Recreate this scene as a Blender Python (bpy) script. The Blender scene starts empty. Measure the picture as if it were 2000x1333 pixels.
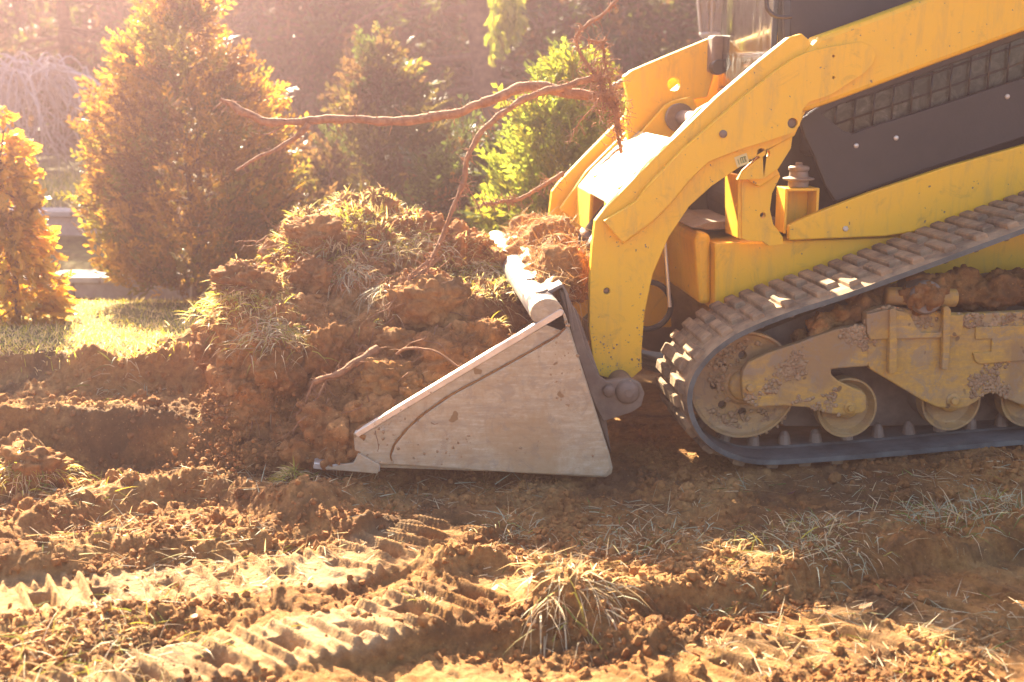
import bpy, bmesh, math, random
import numpy as np
from mathutils import Vector, Matrix

R = math.radians
rng = np.random.default_rng(7)
random.seed(7)
scene = bpy.context.scene
COL = scene.collection

# ------------------------------------------------------------------ camera
YAW, PITCH, FPX, CAM_H, CAM_Y = R(5.7), R(11.7), 2500.0, 1.27, -3.95
FWD = np.array([math.sin(YAW)*math.cos(PITCH), math.cos(YAW)*math.cos(PITCH), -math.sin(PITCH)])
RGT = np.array([math.cos(YAW), -math.sin(YAW), 0.0])
UPV = np.cross(RGT, FWD)
CAM = np.array([0.0, CAM_Y, CAM_H])
cd = bpy.data.cameras.new('camera')
cam = bpy.data.objects.new('camera', cd)
COL.objects.link(cam)
cd.sensor_width = 36.0
cd.lens = 36.0*FPX/2000.0
cd.clip_start, cd.clip_end = 0.05, 500.0
cam.matrix_world = Matrix(((RGT[0], UPV[0], -FWD[0], CAM[0]), (RGT[1], UPV[1], -FWD[1], CAM[1]),
                           (RGT[2], UPV[2], -FWD[2], CAM[2]), (0, 0, 0, 1)))
cd.dof.use_dof = True
cd.dof.focus_distance = 3.95
cd.dof.aperture_fstop = 3.0
scene.camera = cam

# ------------------------------------------------------------------ sky, sun, exposure
SUN_AZ, SUN_EL = R(-18.0), R(34.0)          # azimuth from +Y towards +X
SUN = np.array([math.sin(SUN_AZ)*math.cos(SUN_EL), math.cos(SUN_AZ)*math.cos(SUN_EL), math.sin(SUN_EL)])
w = bpy.data.worlds.new('World')
scene.world = w
w.use_nodes = True
wn = w.node_tree.nodes
sky = wn.new('ShaderNodeTexSky')
sky.sky_type = 'NISHITA'
sky.sun_disc = False
sky.sun_elevation = SUN_EL
sky.sun_rotation = SUN_AZ % (2*math.pi)
sky.dust_density = 2.5
bg = wn['Background']
bg.inputs['Strength'].default_value = 0.062
w.node_tree.links.new(sky.outputs[0], bg.inputs[0])
sl = bpy.data.lights.new('sun', 'SUN')
sl.energy = 5.0
sl.angle = R(0.6)
sl.color = (1.0, 0.84, 0.58)
so = bpy.data.objects.new('sun', sl)
so.rotation_euler = Vector(SUN).to_track_quat('Z', 'Y').to_euler()
so.location = (-6, 14, 12)
COL.objects.link(so)
scene.render.engine = 'CYCLES'
cy = scene.cycles
cy.use_denoising = True
try:
    cy.denoiser = 'OPENIMAGEDENOISE'
except Exception:
    pass
cy.max_bounces = 5
cy.diffuse_bounces = 3
cy.glossy_bounces = 2
cy.transmission_bounces = 6
cy.transparent_max_bounces = 8
cy.volume_bounces = 0
cy.sample_clamp_indirect = 6.0
cy.caustics_reflective = False
cy.caustics_refractive = False
vs = scene.view_settings
vs.view_transform = 'Standard'
vs.look = 'None'
vs.gamma = 1.0
vs.use_curve_mapping = False
vs.exposure = 2.95
HAZE = 0.0103

# ------------------------------------------------------------------ pixel -> place (tracing helpers)
def ray(px, py):
    return FWD + RGT*((px-1000.0)/FPX) - UPV*((py-666.5)/FPX)
def on_y(px, py, y):
    r = ray(px, py)
    return CAM + r*((y-CAM[1])/r[1])
def on_z(px, py, z):
    r = ray(px, py)
    return CAM + r*((z-CAM[2])/r[2])
GH = np.array([math.sin(YAW), math.cos(YAW)])
def at_d(px, py, d):
    r = ray(px, py)
    return CAM + r*(d/(r[0]*GH[0]+r[1]*GH[1]))
def to_ld(x, y):
    return x*math.cos(YAW)-(y-CAM_Y)*math.sin(YAW), x*math.sin(YAW)+(y-CAM_Y)*math.cos(YAW)
def project(p):
    q = np.asarray(p)-CAM
    z = q@FWD
    return 1000+FPX*(q@RGT)/z, 666.5-FPX*(q@UPV)/z

# ------------------------------------------------------------------ noise
def _hash(i, j, k, s):
    n = (i.astype(np.int64)*374761393+j.astype(np.int64)*668265263+k.astype(np.int64)*2147483647+s*1274126177) & 0xffffffff
    n = ((n ^ (n >> 13))*1274126177) & 0xffffffff
    n = n ^ (n >> 16)
    return (n & 0xffff).astype(np.float64)/32767.5-1.0
def vnoise(x, y, z=None, s=0):
    x = np.asarray(x, float); y = np.asarray(y, float)
    two = z is None
    i = np.floor(x); j = np.floor(y)
    fx = x-i; fy = y-j
    ux = fx*fx*fx*(fx*(fx*6-15)+10); uy = fy*fy*fy*(fy*(fy*6-15)+10)
    def lay(k):
        a = _hash(i, j, k, s); b = _hash(i+1, j, k, s); c = _hash(i, j+1, k, s); d = _hash(i+1, j+1, k, s)
        return (a*(1-ux)+b*ux)*(1-uy)+(c*(1-ux)+d*ux)*uy
    if two:
        return lay(np.zeros_like(i))
    z = np.asarray(z, float)
    k = np.floor(z); fz = z-k; uz = fz*fz*fz*(fz*(fz*6-15)+10)
    return lay(k)*(1-uz)+lay(k+1)*uz
def fbm(x, y, z=None, oct=4, s=0, gain=0.5, billow=False):
    t = 0; a = 1.0; f = 1.0; tot = 0
    for o in range(oct):
        n = vnoise(x*f+o*17.3, y*f-o*9.1, None if z is None else z*f+o*5.7, s+o*31)
        t = t+a*(np.abs(n)*2-0.7 if billow else n)
        tot += a; a *= gain; f *= 2.03
    return t/tot
def worley(x, y, z=None, s=0):
    """cell noise: F1, F2 distances and a random value of the nearest cell"""
    x = np.asarray(x, float); y = np.asarray(y, float); two = z is None
    zz = np.zeros_like(x) if two else np.asarray(z, float)
    i, j, k = np.floor(x), np.floor(y), np.floor(zz)
    f1 = np.full(x.shape, 9.0); f2 = np.full(x.shape, 9.0); val = np.zeros(x.shape)
    for a in (-1, 0, 1):
        for b in (-1, 0, 1):
            for c in ((0,) if two else (-1, 0, 1)):
                I, J, K = i+a, j+b, k+c
                d = (I+0.5+0.45*_hash(I, J, K, s+1)-x)**2+(J+0.5+0.45*_hash(I, J, K, s+2)-y)**2
                if not two: d = d+(K+0.5+0.45*_hash(I, J, K, s+3)-zz)**2
                near_ = d < f1
                f2 = np.where(near_, f1, np.minimum(f2, d)); val = np.where(near_, _hash(I, J, K, s+4), val); f1 = np.where(near_, d, f1)
    return np.sqrt(f1), np.sqrt(f2), val
def chunks(x, y, z=None, s=0):
    w_ = 0.35*vnoise(x*1.7, y*1.7, None if z is None else z*1.7, s+9)
    f1, f2, v = worley(x+w_, y-w_, z, s)
    e = np.clip((f2-f1)/0.22, 0, 1)
    return v*0.5*e**0.5-0.45*(1-e)**2+0.25*(0.6-f1)
def smooth(e0, e1, x):
    t = np.clip((x-e0)/(e1-e0), 0, 1)
    return t*t*(3-2*t)

# ------------------------------------------------------------------ object helpers
def tag(o, label=None, cat=None, group=None, kind=None):
    if label: o['label'] = label
    if cat: o['category'] = cat
    if group: o['group'] = group
    if kind: o['kind'] = kind
    return o
def link(o, parent=None):
    COL.objects.link(o)
    if parent is not None:
        o.parent = parent
        o.matrix_parent_inverse = Matrix.Identity(4)
    return o
def empty(name, loc, **kw):
    o = bpy.data.objects.new(name, None)
    o.location = loc
    COL.objects.link(o)
    tag(o, **kw)
    return o
class Part:
    pass
def keep_world(o, parent):
    """parent without moving: vertices are given in world space, the parent may sit elsewhere"""
    if parent is not None:
        loc = Vector((0, 0, 0)); p = parent
        while p is not None:
            loc += Vector(p.location); p = p.parent
        o.parent = parent
        o.location = -loc
def arr_mesh(name, V, Fc, mat, parent=None, smooth_=False, col=None, mats=None, midx=None):
    """fast mesh from numpy arrays; Fc is an (n,3) or (n,4) int array"""
    V = np.asarray(V, np.float32); Fc = np.asarray(Fc, np.int32)
    me = bpy.data.meshes.new(name)
    n, k = Fc.shape
    me.vertices.add(len(V)); me.vertices.foreach_set('co', V.ravel())
    me.loops.add(n*k); me.loops.foreach_set('vertex_index', Fc.ravel())
    me.polygons.add(n)
    me.polygons.foreach_set('loop_start', np.arange(0, n*k, k, dtype=np.int32))
    me.polygons.foreach_set('use_smooth', np.full(n, smooth_, bool))
    if col is not None:
        a = me.attributes.new('tint', 'FLOAT_COLOR', 'POINT')
        c4 = np.ones((len(V), 4), np.float32); c4[:, :3] = col
        a.data.foreach_set('color', c4.ravel())
    for m in (mats or [mat]):
        me.materials.append(m)
    if midx is not None:
        me.polygons.foreach_set('material_index', np.asarray(midx, np.int32))
    me.update(calc_edges=True)
    me.validate()
    o = bpy.data.objects.new(name, me)
    COL.objects.link(o)
    keep_world(o, parent)
    return o
def bm_obj(name, bm, mat, parent=None, smooth_=False, bevel=0.0, seg=2, angle=35):
    bmesh.ops.recalc_face_normals(bm, faces=bm.faces[:])
    me = bpy.data.meshes.new(name)
    bm.to_mesh(me); bm.free()
    if smooth_:
        me.polygons.foreach_set('use_smooth', np.ones(len(me.polygons), bool))
    me.materials.append(mat)
    o = bpy.data.objects.new(name, me)
    COL.objects.link(o)
    keep_world(o, parent)
    if bevel > 0:
        b = o.modifiers.new('bevel', 'BEVEL')
        b.width = bevel; b.segments = seg; b.limit_method = 'ANGLE'; b.angle_limit = R(angle)
    return o
YC = 0.85                                    # the loader's middle plane
def mir(p, m):
    return (p[0], 2*YC-p[1], p[2]) if m else tuple(p)
def plate_bm(bm, loops, y0, y1, m=False):
    """closed outlines [(x,z)..] (first outer, others holes) extruded from y0 to y1"""
    edges = []
    for lp in loops:
        vs_ = [bm.verts.new((x, y0, z)) for x, z in lp]
        edges += [bm.edges.new((vs_[i], vs_[(i+1) % len(vs_)])) for i in range(len(vs_))]
    r = bmesh.ops.triangle_fill(bm, edges=edges, use_beauty=True, use_dissolve=True)
    fs = [g for g in r['geom'] if isinstance(g, bmesh.types.BMFace)]
    e = bmesh.ops.extrude_face_region(bm, geom=fs)
    vv = [g for g in e['geom'] if isinstance(g, bmesh.types.BMVert)]
    bmesh.ops.translate(bm, verts=vv, vec=(0, y1-y0, 0))
    if m:
        for v in bm.verts:
            v.co.y = 2*YC-v.co.y
def px_loop(pts, y):
    out = []
    for p in pts:
        q = on_y(p[0], p[1], y)
        out.append((q[0], q[2]))
    return out
def circ(c, r, n=20):
    return [(c[0]+r*math.cos(2*math.pi*i/n), c[1]+r*math.sin(2*math.pi*i/n)) for i in range(n)]
def plate(name, pts, y, th, mat, parent, holes=(), bevel=0.004, m=False, trace_y=None):
    """pts and holes are traced from the photograph on the plane Y = trace_y (default: the near face)"""
    ty = y if trace_y is None else trace_y
    bm = bmesh.new()
    loops = [px_loop(pts, ty)]
    for hx, hy, hr in holes:
        c = on_y(hx, hy, ty)
        loops.append(circ((c[0], c[2]), hr, 18))
    plate_bm(bm, loops, y, y+th, m)
    return bm_obj(name, bm, mat, parent, bevel=bevel)
def cyl_bm(bm, a, b, r0, r1=None, n=24, caps=True):
    a = Vector(a); b = Vector(b); r1 = r0 if r1 is None else r1
    q = (b-a).to_track_quat('Z', 'Y')
    rings = []
    for c, r in ((a, r0), (b, r1)):
        rings.append([bm.verts.new(c+q@Vector((r*math.cos(2*math.pi*i/n), r*math.sin(2*math.pi*i/n), 0))) for i in range(n)])
    for i in range(n):
        bm.faces.new((rings[0][i], rings[0][(i+1) % n], rings[1][(i+1) % n], rings[1][i]))
    if caps:
        bm.faces.new(rings[0][::-1]); bm.faces.new(rings[1])
def lathe_bm(bm, c, axis, prof, n=32, cap=True):
    """prof: [(distance along axis, radius)...]"""
    c = Vector(c); q = Vector(axis).normalized().to_track_quat('Z', 'Y')
    rings = []
    for t, r in prof:
        rings.append([bm.verts.new(c+q@Vector((r*math.cos(2*math.pi*i/n), r*math.sin(2*math.pi*i/n), t))) for i in range(n)])
    for a, b in zip(rings, rings[1:]):
        for i in range(n):
            bm.faces.new((a[i], a[(i+1) % n], b[(i+1) % n], b[i]))
    if cap:
        bm.faces.new(rings[0][::-1]); bm.faces.new(rings[-1])
def box_bm(bm, x0, x1, y0, y1, z0, z1):
    v = [bm.verts.new(p) for p in ((x0, y0, z0), (x1, y0, z0), (x1, y1, z0), (x0, y1, z0), (x0, y0, z1), (x1, y0, z1), (x1, y1, z1), (x0, y1, z1))]
    for f in ((0, 1, 2, 3), (4, 5, 6, 7), (0, 1, 5, 4), (1, 2, 6, 5), (2, 3, 7, 6), (3, 0, 4, 7)):
        bm.faces.new([v[i] for i in f])
def catmull(pts, n=8):
    P = [np.asarray(p, float) for p in pts]
    P = [2*P[0]-P[1]]+P+[2*P[-1]-P[-2]]
    out = []
    for i in range(1, len(P)-2):
        a, b, c, d = P[i-1:i+3]
        for t in np.linspace(0, 1, n, endpoint=False):
            out.append(0.5*((2*b)+(-a+c)*t+(2*a-5*b+4*c-d)*t*t+(-a+3*b-3*c+d)*t**3))
    out.append(P[-2])
    return np.array(out)
def tubes(name, lines, mat, parent=None, sides=6, smooth_=True):
    """lines: [(points (n,3), radii (n,))...] -> one mesh"""
    V, Fc, base = [], [], 0
    for P, rad in lines:
        P = np.asarray(P, float); n = len(P)
        rad = np.broadcast_to(np.asarray(rad, float), (n,))
        T = np.gradient(P, axis=0); T /= np.linalg.norm(T, axis=1)[:, None]+1e-9
        ref = np.array([0.31, 0.17, 0.93])
        A = np.cross(T, ref); A /= np.linalg.norm(A, axis=1)[:, None]+1e-9
        B = np.cross(T, A)
        ang = np.arange(sides)*2*math.pi/sides
        ring = P[:, None, :]+rad[:, None, None]*(np.cos(ang)[None, :, None]*A[:, None, :]+np.sin(ang)[None, :, None]*B[:, None, :])
        V.append(ring.reshape(-1, 3))
        i = np.arange(n-1)[:, None]*sides; j = np.arange(sides)[None, :]; j2 = (j+1) % sides
        Fc.append((np.stack([i+j, i+j2, i+sides+j2, i+sides+j], -1).reshape(-1, 4))+base)
        base += n*sides
    return arr_mesh(name, np.concatenate(V), np.concatenate(Fc), mat, parent, smooth_)

# ------------------------------------------------------------------ materials
def mat_new(name):
    m = bpy.data.materials.new(name)
    m.use_nodes = True
    nt = m.node_tree
    return m, nt, nt.nodes, nt.links, nt.nodes['Principled BSDF']
def nd(nt, t, **kw):
    n = nt.nodes.new(t)
    for k, v in kw.items():
        setattr(n, k, v)
    return n
def noise(nt, vec, scale, detail=6, rough=0.6, dist=0.0):
    n = nd(nt, 'ShaderNodeTexNoise')
    n.inputs['Scale'].default_value = scale
    n.inputs['Detail'].default_value = detail
    n.inputs['Roughness'].default_value = rough
    n.inputs['Distortion'].default_value = dist
    nt.links.new(vec, n.inputs['Vector'])
    return n.outputs['Fac']
def ramp(nt, fac, stops):
    r = nd(nt, 'ShaderNodeValToRGB')
    e = r.color_ramp.elements
    while len(e) < len(stops):
        e.new(0.5)
    for q, (p, c) in zip(e, stops):
        q.position = p
        q.color = (c[0], c[1], c[2], 1) if not isinstance(c, (int, float)) else (c, c, c, 1)
    nt.links.new(fac, r.inputs[0])
    return r.outputs[0]
def mixc(nt, fac, a, b, mode='MIX'):
    m = nd(nt, 'ShaderNodeMix', data_type='RGBA', blend_type=mode)
    for s, v in ((m.inputs[0], fac), (m.inputs[6], a), (m.inputs[7], b)):
        if hasattr(v, 'is_linked'):
            nt.links.new(v, s)
        elif isinstance(v, (int, float)):
            s.default_value = v
        else:
            s.default_value = (v[0], v[1], v[2], 1)
    return m.outputs[2]
def bump(nt, h, bs, dist=0.01, strength=1.0):
    b = nd(nt, 'ShaderNodeBump')
    b.inputs['Distance'].default_value = dist
    b.inputs['Strength'].default_value = strength
    nt.links.new(h, b.inputs['Height'])
    nt.links.new(b.outputs[0], bs.inputs['Normal'])
def position(nt):
    return nd(nt, 'ShaderNodeNewGeometry').outputs['Position']
def objco(nt):
    return nd(nt, 'ShaderNodeTexCoord').outputs['Object']

def soil_mat(name, dark, mid, light, bscale=55, bd=0.022, turf=False):
    m, nt, N, L, bs = mat_new(name)
    p = position(nt)
    big = noise(nt, p, 3.0, 5, 0.6)
    fine = noise(nt, p, 38.0, 8, 0.7)
    c = ramp(nt, big, [(0.3, dark), (0.5, mid), (0.72, light)])
    f2 = ramp(nt, fine, [(0.3, (0.55, 0.5, 0.46)), (0.62, (1.15, 1.12, 1.08))])
    c = mixc(nt, 1.0, c, f2, 'MULTIPLY')
    hum = noise(nt, p, 2.1, 6, 0.62, 0.8)
    c = mixc(nt, ramp(nt, hum, [(0.50 if turf else 0.56, 0.0), (0.63 if turf else 0.68, 0.8)]), c, (dark[0]*0.5, dark[1]*0.62, dark[2]*0.85))
    peb = noise(nt, p, 120.0, 3, 0.6)
    c = mixc(nt, ramp(nt, peb, [(0.64, 0.0), (0.72, 0.55)]), c, (light[0]*1.25, light[1]*1.3, light[2]*1.4))
    L.new(c, bs.inputs['Base Color'])
    bs.inputs['Roughness'].default_value = 0.95
    bs.inputs['Specular IOR Level'].default_value = 0.25
    if turf:
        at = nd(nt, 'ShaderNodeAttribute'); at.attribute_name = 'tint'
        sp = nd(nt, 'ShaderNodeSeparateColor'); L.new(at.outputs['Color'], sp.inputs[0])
        pale = ramp(nt, fine, [(0.3, (0.36, 0.22, 0.11)), (0.62, (0.54, 0.37, 0.20))])  # rut soil: dry packed earth, with sunlit brightness put into its colour
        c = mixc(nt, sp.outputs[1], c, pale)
        g = ramp(nt, noise(nt, p, 14.0, 6, 0.7), [(0.35, (0.10, 0.075, 0.025)), (0.65, (0.20, 0.17, 0.05))])
        c = mixc(nt, sp.outputs[0], c, g)
        L.new(c, bs.inputs['Base Color'])
    h = noise(nt, p, bscale, 9, 0.72)
    bump(nt, h, bs, bd, 0.9)
    return m
def paint_mat(name, base, dust, dust_amt=0.45, rough=0.42, scratch=None):
    m, nt, N, L, bs = mat_new(name)
    p = position(nt)
    n1 = noise(nt, p, 4.0, 7, 0.65, 0.3)
    n2 = noise(nt, p, 45.0, 6, 0.7)
    k = ramp(nt, n1, [(0.38, 0.0), (0.75, 1.0)])
    k2 = ramp(nt, n2, [(0.35, 0.25), (0.7, 1.0)])
    f = nd(nt, 'ShaderNodeMath', operation='MULTIPLY'); L.new(k, f.inputs[0]); L.new(k2, f.inputs[1])
    g = nd(nt, 'ShaderNodeMath', operation='MULTIPLY_ADD'); L.new(f.outputs[0], g.inputs[0])
    g.inputs[1].default_value = dust_amt; g.inputs[2].default_value = dust_amt*0.22
    c = mixc(nt, g.outputs[0], base, dust)
    if scratch is not None:
        mp = nd(nt, 'ShaderNodeMapping'); mp.inputs['Scale'].default_value = (3.0, 3.0, 14.0)
        mp.inputs['Rotation'].default_value = (0, 0.5, 0)
        L.new(p, mp.inputs[0])
        s = noise(nt, mp.outputs[0], 9.0, 8, 0.75)
        sm = ramp(nt, s, [(0.60, 0.0), (0.66, 1.0)])
        q = nd(nt, 'ShaderNodeMath', operation='MULTIPLY'); L.new(sm, q.inputs[0]); q.inputs[1].default_value = scratch[1]
        c = mixc(nt, q.outputs[0], c, scratch[0])
    mpv = nd(nt, 'ShaderNodeMapping'); mpv.inputs['Scale'].default_value = (9, 9, 1.6); L.new(p, mpv.inputs[0])
    run = noise(nt, mpv.outputs[0], 2.6, 7, 0.7, 0.3)
    c = mixc(nt, ramp(nt, run, [(0.50, 0.0), (0.72, 0.5)]), c, (dust[0]*0.8, dust[1]*0.78, dust[2]*0.8))
    sm_ = noise(nt, p, 7.5, 8, 0.72, 1.2)
    c = mixc(nt, ramp(nt, sm_, [(0.56, 0.0), (0.68, 0.35)]), c, (dust[0]*0.45, dust[1]*0.42, dust[2]*0.45))
    # small chips
    vch = noise(nt, p, 42.0, 4, 0.6)
    ch = ramp(nt, vch, [(0.685, 0.0), (0.70, 0.9)])
    c = mixc(nt, ch, c, (0.12, 0.09, 0.07))
    L.new(c, bs.inputs['Base Color'])
    rr = nd(nt, 'ShaderNodeMath', operation='MULTIPLY_ADD'); L.new(g.outputs[0], rr.inputs[0])
    rr.inputs[1].default_value = 0.5; rr.inputs[2].default_value = rough
    L.new(rr.outputs[0], bs.inputs['Roughness'])
    bump(nt, n2, bs, 0.0012, 0.5)
    return m
def worn_mat(name, base, dark, dirt, light, rough=0.5, amt=1.0):
    """scuffed steel: streaks dragged along the plate, dirt blotches, spots"""
    m, nt, N, L, bs = mat_new(name)
    p = position(nt)
    mp = nd(nt, 'ShaderNodeMapping'); mp.inputs['Scale'].default_value = (2.0, 2.0, 14.0); mp.inputs['Rotation'].default_value = (0, 0.12, 0); L.new(p, mp.inputs[0])
    mp2 = nd(nt, 'ShaderNodeMapping'); mp2.inputs['Scale'].default_value = (6, 6, 40.0); mp2.inputs['Rotation'].default_value = (0, -0.5, 0); L.new(p, mp2.inputs[0])
    streak = noise(nt, mp.outputs[0], 2.0, 9, 0.72, 0.4)
    fine = noise(nt, mp2.outputs[0], 2.4, 8, 0.7, 0.2)
    big = noise(nt, p, 3.2, 6, 0.6, 0.6)
    gr = noise(nt, p, 55, 6, 0.75)
    c = mixc(nt, ramp(nt, streak, [(0.46, 0.0), (0.68, 0.55)]), base, dark)
    c = mixc(nt, ramp(nt, fine, [(0.52, 0.0), (0.70, 0.7)]), c, light)
    c = mixc(nt, ramp(nt, big, [(0.52, 0.0), (0.60, 0.8*amt)]), c, dirt)
    mott = noise(nt, p, 11, 8, 0.75, 0.8)
    c = mixc(nt, ramp(nt, mott, [(0.52, 0.0), (0.58, 0.55*amt)]), c, dark)
    c = mixc(nt, ramp(nt, gr, [(0.40, 0.0), (0.75, 0.7)]), c, dirt)
    spots_ = noise(nt, p, 16, 2, 0.4)
    c = mixc(nt, ramp(nt, spots_, [(0.70, 0.0), (0.72, 0.9)]), c, (dirt[0]*0.6, dirt[1]*0.55, dirt[2]*0.5))
    L.new(c, bs.inputs['Base Color'])
    L.new(ramp(nt, streak, [(0.3, rough+0.2), (0.7, rough-0.08)]), bs.inputs['Roughness'])
    bump(nt, gr, bs, 0.0016, 0.6)
    return m
def simple_mat(name, c1, c2, scale=10, rough=0.7, bd=0.003, bscale=40, metal=0.0):
    m, nt, N, L, bs = mat_new(name)
    p = position(nt)
    f = noise(nt, p, scale, 7, 0.65)
    c = ramp(nt, f, [(0.35, c1), (0.68, c2)])
    L.new(c, bs.inputs['Base Color'])
    bs.inputs['Roughness'].default_value = rough
    bs.inputs['Metallic'].default_value = metal
    bump(nt, noise(nt, p, bscale, 6, 0.65), bs, bd, 0.8)
    return m
def leaf_mat(name, tint_only=(1, 1, 1), boost=(2.2, 2.0, 1.2), trans=0.45, rough=0.45, spec=0.4):
    m, nt, N, L, bs = mat_new(name)
    at = nd(nt, 'ShaderNodeAttribute'); at.attribute_name = 'tint'
    c = mixc(nt, 1.0, at.outputs['Color'], tint_only, 'MULTIPLY')
    L.new(c, bs.inputs['Base Color'])
    bs.inputs['Roughness'].default_value = rough
    bs.inputs['Specular IOR Level'].default_value = spec
    tr = nd(nt, 'ShaderNodeBsdfTranslucent')
    c2 = mixc(nt, 1.0, c, boost, 'MULTIPLY')
    L.new(c2, tr.inputs[0])
    mx = nd(nt, 'ShaderNodeMixShader'); mx.inputs[0].default_value = trans
    L.new(bs.outputs[0], mx.inputs[1]); L.new(tr.outputs[0], mx.inputs[2])
    L.new(mx.outputs[0], N['Material Output'].inputs['Surface'])
    return m

M = {}
M['soil'] = soil_mat('soil', (0.27, 0.105, 0.034), (0.45, 0.205, 0.070), (0.57, 0.32, 0.125))
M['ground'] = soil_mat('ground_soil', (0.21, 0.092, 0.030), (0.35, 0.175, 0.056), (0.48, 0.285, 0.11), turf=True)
M['clod'] = soil_mat('clod_soil', (0.21, 0.085, 0.028), (0.34, 0.158, 0.050), (0.44, 0.235, 0.085), 50, 0.014)
M['mud'] = simple_mat('dried_mud', (0.28, 0.165, 0.085), (0.42, 0.275, 0.15), 20, 0.95, 0.006, 70)
M['yellow'] = paint_mat('yellow_paint', (0.85, 0.45, 0.001), (0.60, 0.36, 0.07), 0.36, 0.42)
M['frame_yellow'] = paint_mat('muddy_yellow_paint', (0.66, 0.32, 0.03), (0.40, 0.27, 0.16), 0.95, 0.6, ((0.36, 0.31, 0.27), 0.7))
M['bucket'] = paint_mat('worn_bucket_steel', (0.50, 0.35, 0.20), (0.33, 0.165, 0.07), 1.1, 0.5, ((0.20, 0.17, 0.155), 0.85))
M['bucket'] = worn_mat('worn_bucket_steel', (0.46, 0.355, 0.23), (0.19, 0.16, 0.14), (0.36, 0.215, 0.095), (0.60, 0.51, 0.38), 0.40, 0.65)
M['frame_yellow'] = worn_mat('muddy_yellow_paint', (0.50, 0.28, 0.05), (0.25, 0.195, 0.15), (0.27, 0.155, 0.07), (0.68, 0.37, 0.02), 0.6)
M['bare_steel'] = simple_mat('scoured_steel', (0.50, 0.44, 0.38), (0.66, 0.60, 0.53), 14, 0.38, 0.001, 80, 0.55)
M['dark_steel'] = simple_mat('dusty_dark_steel', (0.14, 0.095, 0.07), (0.26, 0.19, 0.14), 8, 0.6, 0.003, 40, 0.2)
M['rubber'] = simple_mat('dusty_rubber', (0.13, 0.085, 0.050), (0.42, 0.265, 0.14), 12, 0.85, 0.004, 50)
M['rubber_clean'] = simple_mat('scuffed_rubber', (0.040, 0.050, 0.050), (0.13, 0.14, 0.13), 9, 0.55, 0.003, 60)
M['black'] = simple_mat('black_panel', (0.007, 0.006, 0.006), (0.022, 0.017, 0.015), 5, 0.5, 0.001, 90)
M['black_gloss'] = simple_mat('black_trim', (0.012, 0.011, 0.012), (0.03, 0.028, 0.028), 6, 0.25, 0.0005, 90)
M['chrome'] = simple_mat('cylinder_rod_chrome', (0.62, 0.62, 0.64), (0.75, 0.75, 0.76), 10, 0.15, 0.0002, 90, 1.0)
M['wheel'] = worn_mat('muddy_wheel', (0.40, 0.235, 0.075), (0.15, 0.105, 0.075), (0.27, 0.155, 0.075), (0.46, 0.33, 0.19), 0.6)
M['dusty_cream'] = worn_mat('dust_faded_paint', (0.50, 0.36, 0.17), (0.42, 0.33, 0.22), (0.40, 0.27, 0.14), (0.56, 0.46, 0.31), 0.5)
M['bark'] = simple_mat('bark', (0.10, 0.055, 0.035), (0.22, 0.13, 0.085), 18, 0.9, 0.01, 45)
M['root'] = simple_mat('root_bark', (0.20, 0.085, 0.04), (0.40, 0.20, 0.095), 40, 0.9, 0.010, 90)
M['pale_bark'] = simple_mat('pale_bark', (0.28, 0.23, 0.22), (0.40, 0.34, 0.33), 14, 0.8, 0.006, 50)
M['stone'] = simple_mat('wall_stone', (0.22, 0.17, 0.15), (0.40, 0.34, 0.30), 6, 0.85, 0.01, 25)
M['cap'] = simple_mat('pale_capstone', (0.28, 0.24, 0.22), (0.42, 0.37, 0.34), 6, 0.7, 0.004, 25)
M['leaf'] = leaf_mat('conifer_foliage')
M['grass'] = leaf_mat('grass_blades', trans=0.4, rough=0.5)
M['dry'] = leaf_mat('dry_grass', boost=(1.4, 1.2, 0.9), trans=0.3, rough=0.6, spec=0.3)
def glass_mat():
    m, nt, N, L, bs = mat_new('cab_glass')
    bs.inputs['Base Color'].default_value = (0.86, 0.88, 0.90, 1)
    bs.inputs['Roughness'].default_value = 0.03
    bs.inputs['Transmission Weight'].default_value = 1.0
    bs.inputs['IOR'].default_value = 1.45
    p = position(nt)
    mp = nd(nt, 'ShaderNodeMapping'); mp.inputs['Scale'].default_value = (1, 1, 0.15); L.new(p, mp.inputs[0])
    f = noise(nt, mp.outputs[0], 40, 5, 0.6)
    L.new(ramp(nt, f, [(0.4, 0.02), (0.75, 0.22)]), bs.inputs['Roughness'])
    return m
M['glass'] = glass_mat()

# ================================================================== ground
def seg_dist(x, y, pts):
    """distance to a polyline, signed side and arc length (vectorised)"""
    best = np.full(x.shape, 1e9); side = np.zeros(x.shape); arc = np.zeros(x.shape); s0 = 0.0
    end = np.zeros(x.shape)
    for (ax, ay), (bx, by) in zip(pts, pts[1:]):
        dx, dy = bx-ax, by-ay; L2 = dx*dx+dy*dy; L = math.sqrt(L2)
        tr = ((x-ax)*dx+(y-ay)*dy)/L2
        t = np.clip(tr, 0, 1)
        qx, qy = x-(ax+t*dx), y-(ay+t*dy)
        d = np.hypot(qx, qy)
        m = d < best
        best = np.where(m, d, best)
        side = np.where(m, (dx*qy-dy*qx)/L, side)
        arc = np.where(m, s0+t*L, arc)
        s0 += L
    return best, side, arc, s0
def zline(pts, z):
    return [tuple(on_z(px, py, z)[:2]) for px, py in pts]
RUTS = [  # tread imprints: centre line traced on the ground, half width, pitch
    (zline([(-500, 1205), (0, 1168), (330, 1135), (640, 1100), (790, 1060), (930, 1005)], 0.0), 0.125, 0.075),
    (zline([(-300, 1460), (180, 1325), (430, 1272), (690, 1212), (830, 1172), (960, 1140)], 0.0), 0.115, 0.082),
    (zline([(1250, 1365), (1500, 1285), (1760, 1215), (2050, 1140)], -0.06), 0.14, 0.085),
]
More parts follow.
